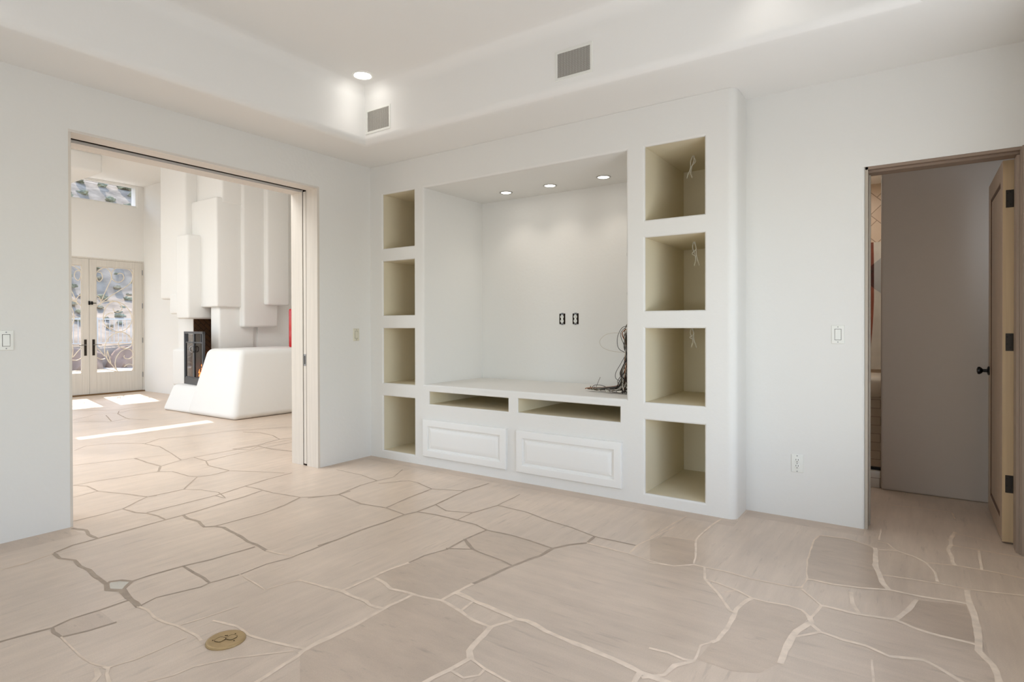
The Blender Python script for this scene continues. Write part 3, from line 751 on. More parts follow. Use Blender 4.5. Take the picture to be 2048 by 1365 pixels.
# ================================================================= AIR VENTS
def vent(x0,x1,z0,z1,label):
    y=-D0;t=thing('air_vent',label,'air vent',((x0+x1)/2,y,z0),'air vents in the tray riser')
    f=lambda u,v,d:(u,y-d,v)
    bm=N();rings_panel(bm,f,x0-.02,x1+.02,z0-.02,z1+.02,[(0,0),(.002,.004),(.017,.005),(.02,.002),(.02,-.004)],cap=False);obj('frame',bm,M['white'],t)
    bm=N();n=26
    for k in range(n):
        zz=z0+(k+.5)*(z1-z0)/n;box(bm,x0,x1,y-.002,y+.003,zz-.002,zz+.002)
    m=int((x1-x0)/.02)
    for k in range(1,m): box(bm,x0+k*(x1-x0)/m-.001,x0+k*(x1-x0)/m+.001,y-.003,y+.001,z0,z1)
    box(bm,x0,x1,y+.0035,y+.006,z0,z1)
    obj('grille',bm,M['grille'],t,smooth=False)
vent(.562,.815,2.885,3.048,'small grey air vent in the tray riser beside the corner')
vent(2.397,2.636,2.895,3.052,'grey air vent in the tray riser above the media niche')
# ================================================================= SWITCHES AND OUTLETS
def frame_fn(o,axis):
    # axis 'x': on left wall facing +x ; 'y': on back wall facing -y
    if axis=='x': return lambda u,v,d:(o[0]+d,o[1]+u,o[2]+v)
    return lambda u,v,d:(o[0]+u,o[1]-d,o[2]+v)
def fbox(bm,fn,u0,u1,v0,v1,d0,d1,bev=0):
    a=fn(u0,v0,d0);b=fn(u1,v1,d1);lo=[min(p,q) for p,q in zip(a,b)];hi=[max(p,q) for p,q in zip(a,b)]
    box(bm,lo[0],hi[0],lo[1],hi[1],lo[2],hi[2],bev)
def plate(t,fn,w,h,m,hole=None):
    bm=N();rings_panel(bm,fn,-w/2,w/2,-h/2,h/2,[(0,0),(0,.0035),(.003,.006),(.006,.0065)]);obj('plate',bm,m,t,ang=25)
def screws(t,fn,zz,m):
    for v in zz:
        bm=N();c=fn(0,v,.007);r=.0035
        lathe(bm,[(r,-.002),(r,.0006),(r*.5,.001)],10,'x' if fn(0,0,1)[0]!=fn(0,0,0)[0] else 'y',c);obj('screw',bm,m,t)
def rocker(name,label,o,axis,m,w=.072,h=.117):
    fn=frame_fn(o,axis);t=thing(name,label,'light switch',o,'rocker light switches');plate(t,fn,w,h,m)
    bm=N();fbox(bm,fn,-.0185,.0185,-.035,.035,.006,.0068);obj('recess',bm,M['gap'],t)
    bm=N();hexa(bm,[fn(-.0165,-.033,.006),fn(.0165,-.033,.006),fn(.0165,.033,.006),fn(-.0165,.033,.006)],[fn(-.0165,-.033,.0115),fn(.0165,-.033,.0115),fn(.0165,.033,.008),fn(-.0165,.033,.008)],.001,1);obj('rocker',bm,m,t)
    screws(t,fn,(-.047,.047),M['steel'])
rocker('light_switch','white rocker switch on the wall left of the wide opening',(0,-2.772,1.176),'x',M['white'])
rocker('light_switch','ivory rocker switch on the wall between the wide opening and the cubbies',(0,-.180,1.176),'x',M['ivory'])
rocker('light_switch','white rocker switch on the wall left of the open wooden door',(3.954,.27,1.196),'y',M['white'])
def receptacle(t,fn,m,d=.006):
    bm=N()
    for v in (-.0195,.0195):
        a=fn(0,v,0);b=fn(0,v,1);ax='x' if a[0]!=b[0] else 'y';s=1 if b[0]>a[0] else -1
        if ax=='y': lathe(bm,[(.0172,-d+.0001),(.0172,-d-.0025),(.016,-d-.003)],24,'y',(a[0],a[1],a[2]))
    fbox(bm,fn,-.009,.009,-.03,.03,d*.5,d+.002)
    r=obj('receptacle',bm,m,t)
    bm=N()
    for v in (-.0195,.0195):
        for u in (-.0065,.0065): fbox(bm,fn,u-.0014,u+.0014,v+.001,v+.0105,d+.002,d+.0034)
        c=fn(0,v-.0075,d+.001);lathe(bm,[(.0028,.0),(.0028,-.0026)],10,'y',c)
    obj('slots',bm,M['gap'],r)
o=(3.722,.27,.357);fn=frame_fn(o,'y');t=thing('power_outlet','white duplex power outlet low on the wall left of the open door','power outlet',o)
plate(t,fn,.072,.117,M['white']);receptacle(t,fn,M['white']);screws(t,fn,(-.05,0,.05),M['steel'])
for x,lab in ((1.637,'uncovered outlet in a dark box on the niche back wall, left of the pair'),(1.777,'uncovered outlet in a dark box on the niche back wall, right of the pair')):
    o=(x,.868,1.320);fn=frame_fn(o,'y');t=thing('bare_outlet',lab,'power outlet',o,'uncovered niche outlets')
    bm=N();fbox(bm,fn,-.030,.030,-.050,.050,-.001,.002,.0008);fbox(bm,fn,-.031,-.027,-.046,.046,.0,.003);obj('electrical_box',bm,M['gap'],t)
    bm=N();fbox(bm,fn,-.012,.012,-.056,.056,.002,.005,.001);fbox(bm,fn,-.02,.02,.047,.053,.002,.0045);fbox(bm,fn,-.02,.02,-.053,-.047,.002,.0045);obj('yoke',bm,M['steel'],t)
    receptacle(t,fn,M['white'],.007);screws(t,fn,(-.049,.049),M['bronze'])
# brass floor outlet
cx,cy=2.092,-2.645;t=thing('floor_outlet','round brass floor outlet cover set in the flagstone floor','floor outlet',(cx,cy,0))
bm=N();lathe(bm,[(.0735,.0),(.0735,.004),(.0705,.0075),(.066,.0085),(.062,.0082),(.02,.008)],48,c=(cx,cy,0));obj('cover_plate',bm,M['brass'],t)
ux=Vector((.52,.854,0));uy=Vector((-.854,.52,0))
def fl2(u,v,z=0): p=Vector((cx,cy,z))+ux*u+uy*v;return p
for s in (-1,1):
    bm=N();pts=[]
    for k in range(24):
        a=2*PI*k/24;rr=.0195*(1+.08*math.cos(4*a));pts.append((s*.0205+rr*math.cos(a),rr*.95*math.sin(a)))
    b=[bm.verts.new(fl2(u,v,.0078)) for u,v in pts];q=[bm.verts.new(fl2(u,v,.0098)) for u,v in pts]
    for k in range(24): bm.faces.new((b[k],b[(k+1)%24],q[(k+1)%24],q[k]))
    bm.faces.new(q);lid=obj('flip_lid',bm,M['brass'],t)
    bm=N();tube(bm,[fl2(u,v,.0097) for u,v in pts+[pts[0]]],.0007,5,0);obj('lid_seam',bm,M['gap'],lid)
for u,v in ((-.047,.006),(.030,-.031),(-.002,.026),(.004,.024),(.034,.026)):
    bm=N();a=fl2(u-.0025,v,.0085);b=fl2(u+.0025,v,.0085);tube(bm,[a,b],.0013,6,0);obj('slot',bm,M['gap'],t)
# ================================================================= LOOSE CABLES IN THE NICHE
cb=thing('cable_bundle','tangled bundle of grey, brown and copper cables hanging in the media niche','cables',(2.5,.32,.728))
CM=[mat('cable_'+n,srgb(*c),.5) for n,c in (('brown',(74,54,40)),('grey',(120,114,106)),('black',(38,34,32)),('white',(205,198,186)),('copper',(150,96,58)),('olive',(92,86,62)))]
for k in range(34):
    a=R.uniform(0,2*PI);o=lambda s:Vector((R.gauss(0,s),R.gauss(0,s*1.3),R.gauss(0,s*.7)))
    P=[Vector((2.652,.40,1.36))+o(.02),Vector((2.575,.37,1.29))+o(.015),Vector((2.520,.34,1.20))+o(.024),Vector((2.512+R.gauss(0,.008),.33,1.10))+o(.009),Vector((2.520,.325,1.00))+o(.014),Vector((2.515,.32,.90))+o(.018)]
    if k%3: 
        e=R.uniform(.03,.30)
        P+=[Vector((2.49,.315,.815))+o(.015),Vector((2.49-e*.3,.31+R.gauss(0,.02),.757+R.uniform(0,.03))),Vector((2.47-e,.315+R.gauss(0,.025),.742+R.uniform(0,.02))),Vector((2.44-e*R.uniform(.7,1.05),.32+R.gauss(0,.03),.738+R.uniform(0,.035)))]
    else:
        P+=[Vector((2.525,.315,.80))+o(.02),Vector((2.50,.30,.75))+o(.02)*.5,Vector((2.53+R.uniform(-.05,.05),.29,.738))]
    for p in P: p.z=max(p.z,.737)
    for p in P: p.x=min(p.x,2.645)
    bm=N();tube(bm,P,R.choice((.0028,.0032,.004)),6,6);obj('cable',bm,R.choice(CM),cb)
for pts in WIRE_LOOPS:
    P=[Vector((x,y,max(z,.737))) for x,y,z in pts]
    for p in P: p.x=min(p.x,2.645)
    bm=N();tube(bm,P,.0022,6,8);obj('cable',bm,R.choice(CM[:4]),cb)
for z,hh,lab in ((1.775,.055,'short dark cable loop at the right edge of the media niche, well above the bundle'),(1.49,.04,'short dark cable loop at the right edge of the media niche, just above the bundle')):
    bm=N();tube(bm,[(2.653,.10,z+hh),(2.632,.09,z+hh*.9),(2.624,.085,z),(2.631,.09,z-hh*.9),(2.653,.10,z-hh)],.004,6,6);tag(obj('cable_loop',bm,CM[2]),lab,'cable','cable loops on the niche side wall')
# wire pairs hanging in the right-hand cubbies
def pigtail(x,y,z,L,label,sway):
    t=thing('light_wiring',label,'wiring',(x,y,z),'loose light wires in the cubbies')
    for s in (-1,1):
        P=[(x+.004*s,y,z+.004),(x+.012*s-sway*.2,y-.01,z-L*.25),(x+.006*s-sway*.6,y-.004*s,z-L*.55),(x+.008*s-sway,y,z-L*.85)]
        bm=N();tube(bm,P,.0032,6,6);w=obj('wire',bm,M['white'],t)
        e=Vector(P[-1]);bm=N();tube(bm,[e+Vector((0,0,.006)),e+Vector((.006*s,0,-.012)),e+Vector((.011*s,0,-.03))],.0062,8,2,.0042);obj('wire_nut',bm,M['ivory'],t)
    bm=N();tube(bm,[(x,y,z-.002),(x+.018,y-.01,z-L*.3),(x-.012,y-.01,z-L*.5),(x-sway*.8,y,z-L*.62)],.0026,6,6);obj('wire',bm,M['white'],t)
pigtail(3.005,.408,2.502,.15,'white wire pair hanging from the ceiling of the top right cubby',.03)
pigtail(3.012,.40,1.868,.17,'white wire pair hanging in the right-hand cubby second from top',-.02)
pigtail(2.995,.40,1.233,.13,'white wire pair hanging in the right-hand cubby third from top',-.015)
# ================================================================= WIDE OPENING: JAMB LINING AND POCKET DOOR
t1=bpy.data.objects.new('trim_1',None);C.objects.link(t1);t1['kind']='structure';LOC['trim_1']=(0,0,0)
t1['label']='whitewashed oak lining of the wide pocket door opening'
yj=-.613;zj=2.474
bm=N();box(bm,-.155,.001,yj,-.59,0,zj+.016,.001,1);obj('jamb_board',bm,M['oak'],t1)
bm=N();box(bm,TW-.001,-.212,yj,-.59,0,zj+.016,.001,1);obj('jamb_board',bm,M['oak'],t1)
bm=N();box(bm,-.212,-.155,-.606,-.59,0,zj+.016);obj('jamb_slot',bm,M['gap'],t1)
bm=N();box(bm,-.145,.001,-2.462,yj,zj,zj+.016);obj('head_board',bm,M['oak_h'],t1)
bm=N();box(bm,TW-.001,-.222,-2.462,yj,zj-.008,zj+.016);obj('head_board',bm,M['oak_h'],t1)
bm=N();box(bm,-.222,-.145,-2.462,yj,zj+.012,zj+.016);obj('head_track',bm,M['gap'],t1)
bm=N();box(bm,TW-.001,.001,-2.462,-2.447,0,zj,.001,1);obj('jamb_board',bm,M['oak'],t1)
pd=bpy.data.objects.new('door_2',None);C.objects.link(pd);pd['kind']='structure';LOC['door_2']=(0,0,0);pd['label']='pocket door slid into the wall, its pale edge showing in the jamb'
bm=N();box(bm,-.205,-.165,-.609,-.08,.015,zj-.004,.002,1);obj('door_slab',bm,M['oak'],pd)
bm=N();box(bm,-.203,-.167,-.6105,-.608,.90,1.005,.001,1);lt=obj('edge_pull',bm,M['steel'],pd)
bm=N();box(bm,-.193,-.177,-.6112,-.609,.915,.99,.001,1);obj('pull_recess',bm,M['bronze'],lt)
# ================================================================= BATHROOM DOORWAY
t2=bpy.data.objects.new('trim_2',None);C.objects.link(t2);t2['kind']='structure';LOC['trim_2']=(0,0,0);t2['label']='taupe wooden lining of the bathroom doorway'
zd=2.205
bm=N();box(bm,4.098,4.114,.275,.44,0,zd+.016);box(bm,4.112,4.122,.375,.41,0,zd);obj('jamb_board',bm,M['jamb'],t2)
bm=N();box(bm,4.823,4.842,.272,.44,0,zd+.016);box(bm,4.810,4.825,.30,.40,0,zd-.02);box(bm,4.83,4.88,.262,.274,0,zd+.02);obj('jamb_board',bm,M['dwood'],t2)
bm=N();box(bm,4.10,4.83,.275,.44,zd,zd+.02);box(bm,4.11,4.825,.31,.41,zd-.014,zd);obj('head_board',bm,M['dwood_h'],t2)
d1=bpy.data.objects.new('door_1',None);C.objects.link(d1);d1['kind']='structure';LOC['door_1']=(0,0,0);d1['label']='grey stained wooden bathroom door standing open, hinged at the right'
bm=N();xd=4.764
f=lambda u,v,d:(xd+d,u,v)
rings_panel(bm,f,.442,1.215,.012,2.192,[(0,.044),(0,0),(.10,0),(.105,.006),(.108,.010),(.122,.011),(.126,.006),(.150,.004),(.152,.0035)])
box(bm,xd+.044,xd+.046,.442,1.215,.012,2.192)
obj('door_slab',bm,M['door'],d1,ang=20)
bm=N();rings_panel(bm,f,.545,1.112,.115,2.089,[(0,.003),(.002,.0025),(.012,.0075),(.014,.0112)],cap=False);obj('panel_bead',bm,mat('dark_walnut_bead',srgb(88,58,40),.5),d1)
bm=N();box(bm,xd+.001,xd+.050,.4395,.4435,.012,2.192);obj('door_edge',bm,M['pine'],d1)
for zz in (1.972,1.155,.345):
    bm=N();box(bm,4.778,4.8115,.4362,.4396,zz-.05,zz+.05,.001,1);lathe(bm,[(.0065,zz-.05),(.0065,zz+.05)],12,c=(4.8185,.4365,0));h=obj('hinge',bm,M['bronze'],d1)
    for dx,dz in ((4.785,.03),(4.799,.038),(4.785,-.012),(4.799,-.033)):
        bm=N();lathe(bm,[(.004,.4362),(.003,.4352)],10,'y',(dx,0,zz+dz));obj('screw',bm,M['black'],h)
bm=N();lathe(bm,[(.030,xd),(.030,xd-.006),(.024,xd-.010),(.011,xd-.012),(.010,xd-.034),(.020,xd-.042),(.026,xd-.052),(.024,xd-.062),(.012,xd-.067)],24,'x',(0,1.165,.945));obj('door_knob',bm,M['black'],d1)
# bathroom shell
M['tan']=mat('tan_wall_paint',(.47,.405,.345,1),.7,spec=.3,bump=.08)
bm=N();box(bm,4.135,5.5,1.36,1.48,0,2.9,.018,3);struct(obj('wall_bathroom',bm,M['tan']))
bm=N();box(bm,3.22,3.37,.44,2.9,0,2.9);struct(obj('wall_bathroom_left',bm,M['paint']))
bm=N();box(bm,5.3,5.45,.27,1.36,0,2.9);struct(obj('wall_bathroom_right',bm,M['paint']))
bm=N();box(bm,3.2,5.45,.44,2.9,2.62,2.7);struct(obj('ceiling_bathroom',bm,M['ceil']))
bm=N();box(bm,3.2,4.6,2.75,2.9,0,2.9);box(bm,4.136,4.26,1.48,2.8,0,2.9);struct(obj('wall_shower',bm,M['tile'],smooth=False))
t=thing('shower_enclosure','clear glass shower screen on a low tiled curb with dark track','shower enclosure',(3.75,1.44,0))
bm=N();box(bm,3.35,4.135,1.40,1.50,0,.13,.006);obj('curb',bm,M['tile_low'],t)
bm=N();box(bm,3.35,4.135,1.435,1.465,.13,.152,.002,1);obj('track',bm,M['black'],t)
bm=N();box(bm,3.35,4.132,1.446,1.454,.152,2.05);obj('glass_panel',bm,M['glass'],t)
t=thing('shower_bench','pale rounded stone shower bench with tiled front','shower bench',(3.75,2.5,0))
bm=N();box(bm,3.375,4.13,2.15,2.745,0,.62);obj('bench_front',bm,M['tile_low'],t,smooth=False)
bm=N();box(bm,3.375,4.13,2.10,2.745,.62,.80,.05,4);obj('bench_seat',bm,mat('pale_marble',srgb(222,216,204),.35,var=.08,vscale=4),t)
t=thing('wall_inlay','red and pale marble wall inlay with a dark diamond in the shower','wall inlay',(3.95,2.74,.8))
EDGE=[(4.017,2.056),(4.020,1.88),(4.021,1.70),(4.021,1.50),(4.016,1.35),(4.006,1.18),(3.994,1.03),(3.980,.92),(3.966,.83)]
def slab(name,pts,y0,y1,m):
    bm=N();b_=[bm.verts.new((x,y0,z)) for x,z in pts];q=[bm.verts.new((x,y1,z)) for x,z in pts];n=len(pts)
    for k in range(n): bm.faces.new((b_[k],b_[(k+1)%n],q[(k+1)%n],q[k]))
    bm.faces.new(b_[::-1]);bm.faces.new(q);obj(name,bm,m,t,smooth=False)
slab('red_panel',[(3.76,2.056)]+EDGE+[(3.76,.83)],2.736,2.749,M['redstone'])
slab('pale_panel',[(4.134,2.056),(4.134,.83)]+EDGE[::-1],2.736,2.749,mat('pale_grey_marble',srgb(206,202,192),.4,var=.1,vscale=9))
slab('dark_diamond',[(3.88,1.73),(4.0205,1.615),(4.021,1.85)],2.732,2.7355,M['darkstone'])
slab('grey_diamond',[(4.0215,1.614),(4.134,1.51),(4.134,1.95),(4.0215,1.851)],2.732,2.7355,mat('blue_grey_marble',srgb(166,168,168),.35,var=.1,vscale=9))
lamp('bathroom_lamp','AREA',(3.75,1.95,2.58),E_BATH,(0,0,0),(1,.93,.85),.5)
lamp('bathroom_daylight','AREA',(5.28,1.0,1.9),E_BATHB,(0,math.radians(90),math.radians(-30)),(.72,.85,1),.6,.5)
# ================================================================= LIVING ROOM SHELL
XF=-8.15;ZL=4.0
bm=N()
box(bm,XF-.3,XF,-7,-.33,0,4.2);box(bm,XF-.3,XF,1.515,1.8,0,4.2)
box(bm,XF-.3,XF,-.33,1.515,2.535,3.56);box(bm,XF-.3,XF,1.43,1.515,3.56,4.2);box(bm,XF-.3,XF,-.33,1.43,4.0,4.2)
struct(obj('wall_far',bm,M['plaster']))
bm=N();box(bm,XF,-4.3,1.52,1.7,0,4.2);box(bm,-4.45,-4.3,1.7,3.3,0,4.2);box(bm,-4.45,TW,3.2,3.4,0,4.2);struct(obj('wall_fireplace',bm,M['plaster']))
bm=N();box(bm,XF-.3,-6.6,-5.2,-5.0,0,4.2);box(bm,-2.0,TW,-5.2,-5.0,0,4.2);box(bm,-6.6,-2,-5.2,-5.0,0,.2);box(bm,-6.6,-2,-5.2,-5,3.4,4.2);struct(obj('wall_living',bm,M['plaster']))
bm=N();box(bm,XF-.3,TW,-5.2,3.4,ZL,4.2);box(bm,XF,-6.3,-1.2,.12,ZL-.30,ZL,.04,3);struct(obj('ceiling_living',bm,M['plaster']))
# clerestory window
w=bpy.data.objects.new('window_1',None);C.objects.link(w);w['kind']='structure';LOC['window_1']=(0,0,0);w['label']='narrow clerestory window high under the living room ceiling'
bm=N();f=lambda u,v,d:(XF+d,u,v)
rings_panel(bm,f,-.33,1.43,3.56,4.0,[(0,-.06),(0,.004),(.014,.006),(.028,.0),(.032,-.01),(.045,-.012),(.048,-.05)],cap=False);obj('window_frame',bm,M['trim'],w,ang=20)
bm=N();box(bm,XF-.04,XF-.036,-.29,1.39,3.60,3.96);obj('pane',bm,M['glass'],w)
# french doors
t3=bpy.data.objects.new('trim_3',None);C.objects.link(t3);t3['kind']='structure';LOC['trim_3']=(0,0,0);t3['label']='painted frame around the french doors'
bm=N();box(bm,XF-.06,XF+.006,1.492,1.517,0,2.54,.002,1);obj('frame_side',bm,M['fdoor'],t3)
bm=N();box(bm,XF-.06,XF+.006,-.335,-.310,0,2.54,.002,1);obj('frame_side',bm,M['fdoor'],t3)
bm=N();box(bm,XF-.06,XF+.006,-.31,1.492,2.512,2.54,.002,1);obj('frame_head',bm,M['fdoor'],t3)
bm=N();box(bm,XF-.3,XF+.04,-.33,1.515,0,.022,.004,1);obj('threshold',bm,mat('bronze_sill',srgb(120,92,58),.5,.3),t3)
def french(nm,label,mirror):
    d=bpy.data.objects.new(nm,None);C.objects.link(d);d['kind']='structure';LOC[nm]=(0,0,0);d['label']=label
    my=(lambda y:y) if not mirror else (lambda y:2*.592-y)
    def B(bm,x0,x1,y0,y1,z0,z1,bev=0): a,b=sorted((my(y0),my(y1)));box(bm,x0,x1,a,b,z0,z1,bev,1)
    xa,xb=XF-.05,XF-.002
    bm=N()
    B(bm,xa,xb,.594,.706,.024,2.510,.002);B(bm,xa,xb,1.355,1.490,.024,2.510,.002);B(bm,xa,xb,.706,1.355,.024,.405,.002);B(bm,xa,xb,.706,1.355,2.385,2.510,.002)
    fr=obj('leaf_frame',bm,M['fdoor'],d)
    bm=N();B(bm,xa+.006,xb-.006,1.325,1.355,.405,2.385,.003);B(bm,xa+.01,xb-.012,.706,.716,.405,2.385);B(bm,xa+.01,xb-.012,.716,1.325,.405,.417);B(bm,xa+.01,xb-.012,.716,1.325,2.373,2.385);obj('glazing_bead',bm,M['oak'],d)
    bm=N();B(bm,XF-.042,XF-.038,.706,1.355,.405,2.385);obj('pane',bm,M['glass'],d)
    bm=N()
    for s in SCROLLS: tube(bm,[(XF-.022,my(y),z) for y,z in s],.0075,6,6)
    obj('scrollwork',bm,M['wrought'],d)
    bm=N();c=.657
    B(bm,xb,xb+.006,c-.02,c+.02,.735,1.03,.0);
    hp=obj('handle_plate',bm,M['bronze'],d)
    bm=N();tube(bm,[(xb,my(c),.93),(xb+.05,my(c),.93),(xb+.055,my(c+.03),.932),(xb+.05,my(c+.115),.925)],.008,8,4);obj('lever',bm,M['steel'],hp)
    bm=N();lathe(bm,[(.014,xb+.004),(.014,xb+.012)],16,'x',(0,my(c),.80));obj('lock',bm,M['bronze'],hp)
    for zz in (.33,1.0,1.67,2.32):
        bm=N();a=my(1.4915);box(bm,xb,xb+.012,a-.007,a+.007,zz-.05,zz+.05,.002,1);obj('hinge',bm,M['steel'],d)
    return d
fd=french('door_3','glazed french door with iron scrollwork, beside the wall corner',False)
bm=N();box(bm,XF-.002,XF+.02,.575,.605,1.665,1.735,.004,1);tube(bm,[(XF+.014,.59,1.70),(XF+.014,.66,1.70),(XF+.014,.70,1.70)],.006,8,0);box(bm,XF-.002,XF+.016,.618,.648,1.67,1.73,.004,1);obj('slide_bolt',bm,M['black'],fd)
french('door_4','glazed french door with iron scrollwork, beside the opening edge',True)
# ================================================================= FIREPLACE
fp=thing('fireplace','white sculpted stucco fireplace of stepped blocks in the living room','fireplace',(-4.6,1.0,0))
def blk(name,boxes,bev=.03,m='plaster'):
    bm=N()
    for b in boxes: box(bm,*b,bev,3)
    return obj(name,bm,M[m],fp,ang=40)
bm=N()
hexa(bm,[(-5.07,.42,0),(-4.22,.44,0),(-4.22,1.45,0),(-5.3,1.45,0)],[(-4.97,.54,.385),(-4.1,.57,.385),(-4.1,1.45,.385),(-5.2,1.45,.385)],.05,4)
obj('hearth_bench',bm,M['plaster'],fp,ang=40)
bm=N()
hexa(bm,[(-4.33,.40,0),(-3.12,.42,0),(-3.02,3.19,0),(-4.29,3.19,0)],[(-4.13,.60,.94),(-3.27,.62,.94),(-3.15,3.19,.94),(-4.29,3.19,.94)],.08,6)
obj('hearth_wing',bm,M['plaster'],fp,ang=40)
blk('chimney_block',[(-5.75,-4.95,.72,1.52,1.70,4.0)],.035)
blk('chimney_block',[(-5.41,-4.95,.70,1.30,1.46,1.78)],.03)
blk('chimney_block',[(-5.04,-4.68,.62,1.30,1.38,2.66)],.035)
blk('chimney_block',[(-5.0,-4.23,.82,1.45,1.555,3.20)],.025)
blk('chimney_block',[(-5.0,-4.22,.90,1.45,3.12,4.0)],.03)
blk('chimney_block',[(-5.3,-4.17,1.20,1.80,1.25,4.0)],.035)
blk('chimney_block',[(-5.2,-4.08,1.55,1.95,1.60,4.0)],.03)
blk('pier',[(-4.53,-4.28,.88,1.45,.90,1.60),(-4.53,-4.33,1.10,1.75,.90,1.30)],.03)
blk('pier',[(-5.56,-5.08,.90,1.50,.30,1.80)],.02)
blk('pier',[(-5.66,-5.10,.85,1.45,.30,.90)],.045)
blk('firebox',[(-5.12,-4.45,1.22,1.30,.30,1.75),(-4.56,-4.50,.95,1.25,.3,1.56),(-5.09,-5.066,.908,1.25,.38,1.72)],0,'brick')
bm=N();box(bm,-5.1,-4.5,.9,1.22,.384,.40);obj('firebox_floor',bm,M['brick'],fp)
# screen: two framed glass doors
sc=thing('fireplace_screen','pewter framed glass fireplace screen standing on the hearth','fireplace screen',(-4.53,.66,.386))
def sp(u,v,d): # local plane, turned slightly
    a=math.radians(-7);return (-4.93+u*math.cos(a)+d*math.sin(a)*-1,.71+u*math.sin(a)-d*math.cos(a)*1,.386+v)
def sbox(bm,u0,u1,v0,v1,d0,d1):
    hexa(bm,[sp(u0,v0,d0),sp(u1,v0,d0),sp(u1,v0,d1),sp(u0,v0,d1)],[sp(u0,v1,d0),sp(u1,v1,d0),sp(u1,v1,d1),sp(u0,v1,d1)],.002,1)
SW,SH=.72,.80
bm=N();sbox(bm,0,.03,0,SH,-.01,.03);sbox(bm,SW-.03,SW,0,SH,-.01,.03);sbox(bm,0,SW,SH-.035,SH,-.01,.03);sbox(bm,0,SW,0,.10,-.01,.03);obj('frame',bm,M['screen'],sc)
for k in range(2):
    a=.03+k*.33;b=a+.33;bm=N()
    sbox(bm,a,a+.022,.10,SH-.035,.0,.022);sbox(bm,b-.022,b,.10,SH-.035,.0,.022);sbox(bm,a,b,.625,.645,0,.022);sbox(bm,a,b,.10,.115,0,.022)
    u=a+.06 if k==0 else b-.08;sbox(bm,u,u+.016,.64,SH-.035,0,.02)
    dd=obj('screen_door',bm,M['screen'],sc)
    bm=N();sbox(bm,a+.02,b-.02,.115,.76,.008,.010);obj('pane',bm,M['smoke'],dd)
    bm=N();c=Vector(sp(.36+(.022 if k else -.022),.535,.03));
    tube(bm,[c+Vector((0,0,.045)),c+Vector((.02*(1 if k else -1),-.02,.03)),c+Vector((.025*(1 if k else -1),-.025,0)),c+Vector((.02*(1 if k else -1),-.02,-.03)),c+Vector((0,0,-.045))],.008,8,5);obj('handle',bm,M['steel'],dd)
gl=thing('gas_logs','charred logs with small orange flames in the firebox','fire logs',(-4.62,1.0,.40))
for k in range(4):
    bm=N();a=R.uniform(-.3,.3);tube(bm,[(-5.03+.02*k,.98+.04*k,.44+.035*k),(-4.80,.99+.03*k+a*.1,.455+.04*k),(-4.57,.98+.05*k,.445+.03*k)],.035,9,4);obj('log',bm,M['log'],gl)
for k in range(16):
    x=-5.03+R.uniform(0,.16);y=.97+R.uniform(-.03,.10);z=.47+R.uniform(0,.17);h=R.uniform(.03,.075)
    bm=N();tube(bm,[(x,y,z),(x+R.uniform(-.02,.02),y,z+h*.5),(x+R.uniform(-.03,.03),y,z+h)],.011,6,4,.001);obj('flame',bm,M['ember'],gl)
# red fluted vase on the hearth ledge
t=thing('red_vase','tall glossy red fluted cylinder vase on the white hearth ledge','vase',(-3.53,1.75,.94))
bm=N();n=96;rg=[]
for r,z in ((.10,.942),(.150,.944),(.155,.96),(.155,1.50),(.150,1.525),(.135,1.53),(.128,1.50),(.12,1.0)):
    rg.append([bm.verts.new((-3.53+(r*(1+.075*math.cos(16*2*PI*k/n)))*math.cos(2*PI*k/n),1.75+(r*(1+.075*math.cos(16*2*PI*k/n)))*math.sin(2*PI*k/n),z)) for k in range(n)])
for a,b in zip(rg,rg[1:]):
    for k in range(n): bm.faces.new((a[k],a[(k+1)%n],b[(k+1)%n],b[k]))
bm.faces.new(rg[0]);bm.faces.new(rg[-1]);obj('body',bm,M['red'],t,ang=60)
# ================================================================= OUTSIDE
bm=N();box(bm,-17.4,XF-.3,-9,12,-.12,-.02);struct(obj('patio',bm,M['patio']))
bm=N();box(bm,-10.35,XF-.3,-4,5,3.18,3.34);struct(obj('roof_porch',bm,M['roof']))
bm=N();nx,ny=50,60;V=[[None]*(ny+1) for _ in range(nx+1)]
for i in range(nx+1):
    for j in range(ny+1):
        x=-16.8-i*i/nx*1.15;y=-32+j*68/ny;dd=-16.8-x
        z=-.1+min(dd*1.2,.75)+.40*max(0,dd-.8)+1.3*noise.noise(Vector((x*.16,y*.16,2)))*min(1,dd*.15)+.25*noise.noise(Vector((x*.7,y*.7,5)))*min(1,dd*.4)
        V[i][j]=bm.verts.new((x,y,z))
for i in range(nx):
    for j in range(ny): bm.faces.new((V[i][j],V[i][j+1],V[i+1][j+1],V[i+1][j]))
hill=obj('hillside',bm,M['hill']);struct(hill,'dry desert hillside beyond the patio')
def hz(x,y):
    dd=-16.8-x;return -.1+min(dd*1.2,.75)+.40*max(0,dd-.8)+1.3*noise.noise(Vector((x*.16,y*.16,2)))*min(1,dd*.15)
for k,(y,r) in enumerate(((-2.3,.55),(-.85,.6),(.6,.52),(1.95,.62),(3.4,.54),(4.85,.62),(6.3,.56))):
    bm=N();blob(bm,(-16.7+R.uniform(-.12,.12),y,.12),r,1,1.05,.85,.3,1.4,3,k);tag(obj('boulder',bm,M['rock']),'pinkish boulder in the row along the patio edge outside','boulder','boulders along the patio edge')
done=[]
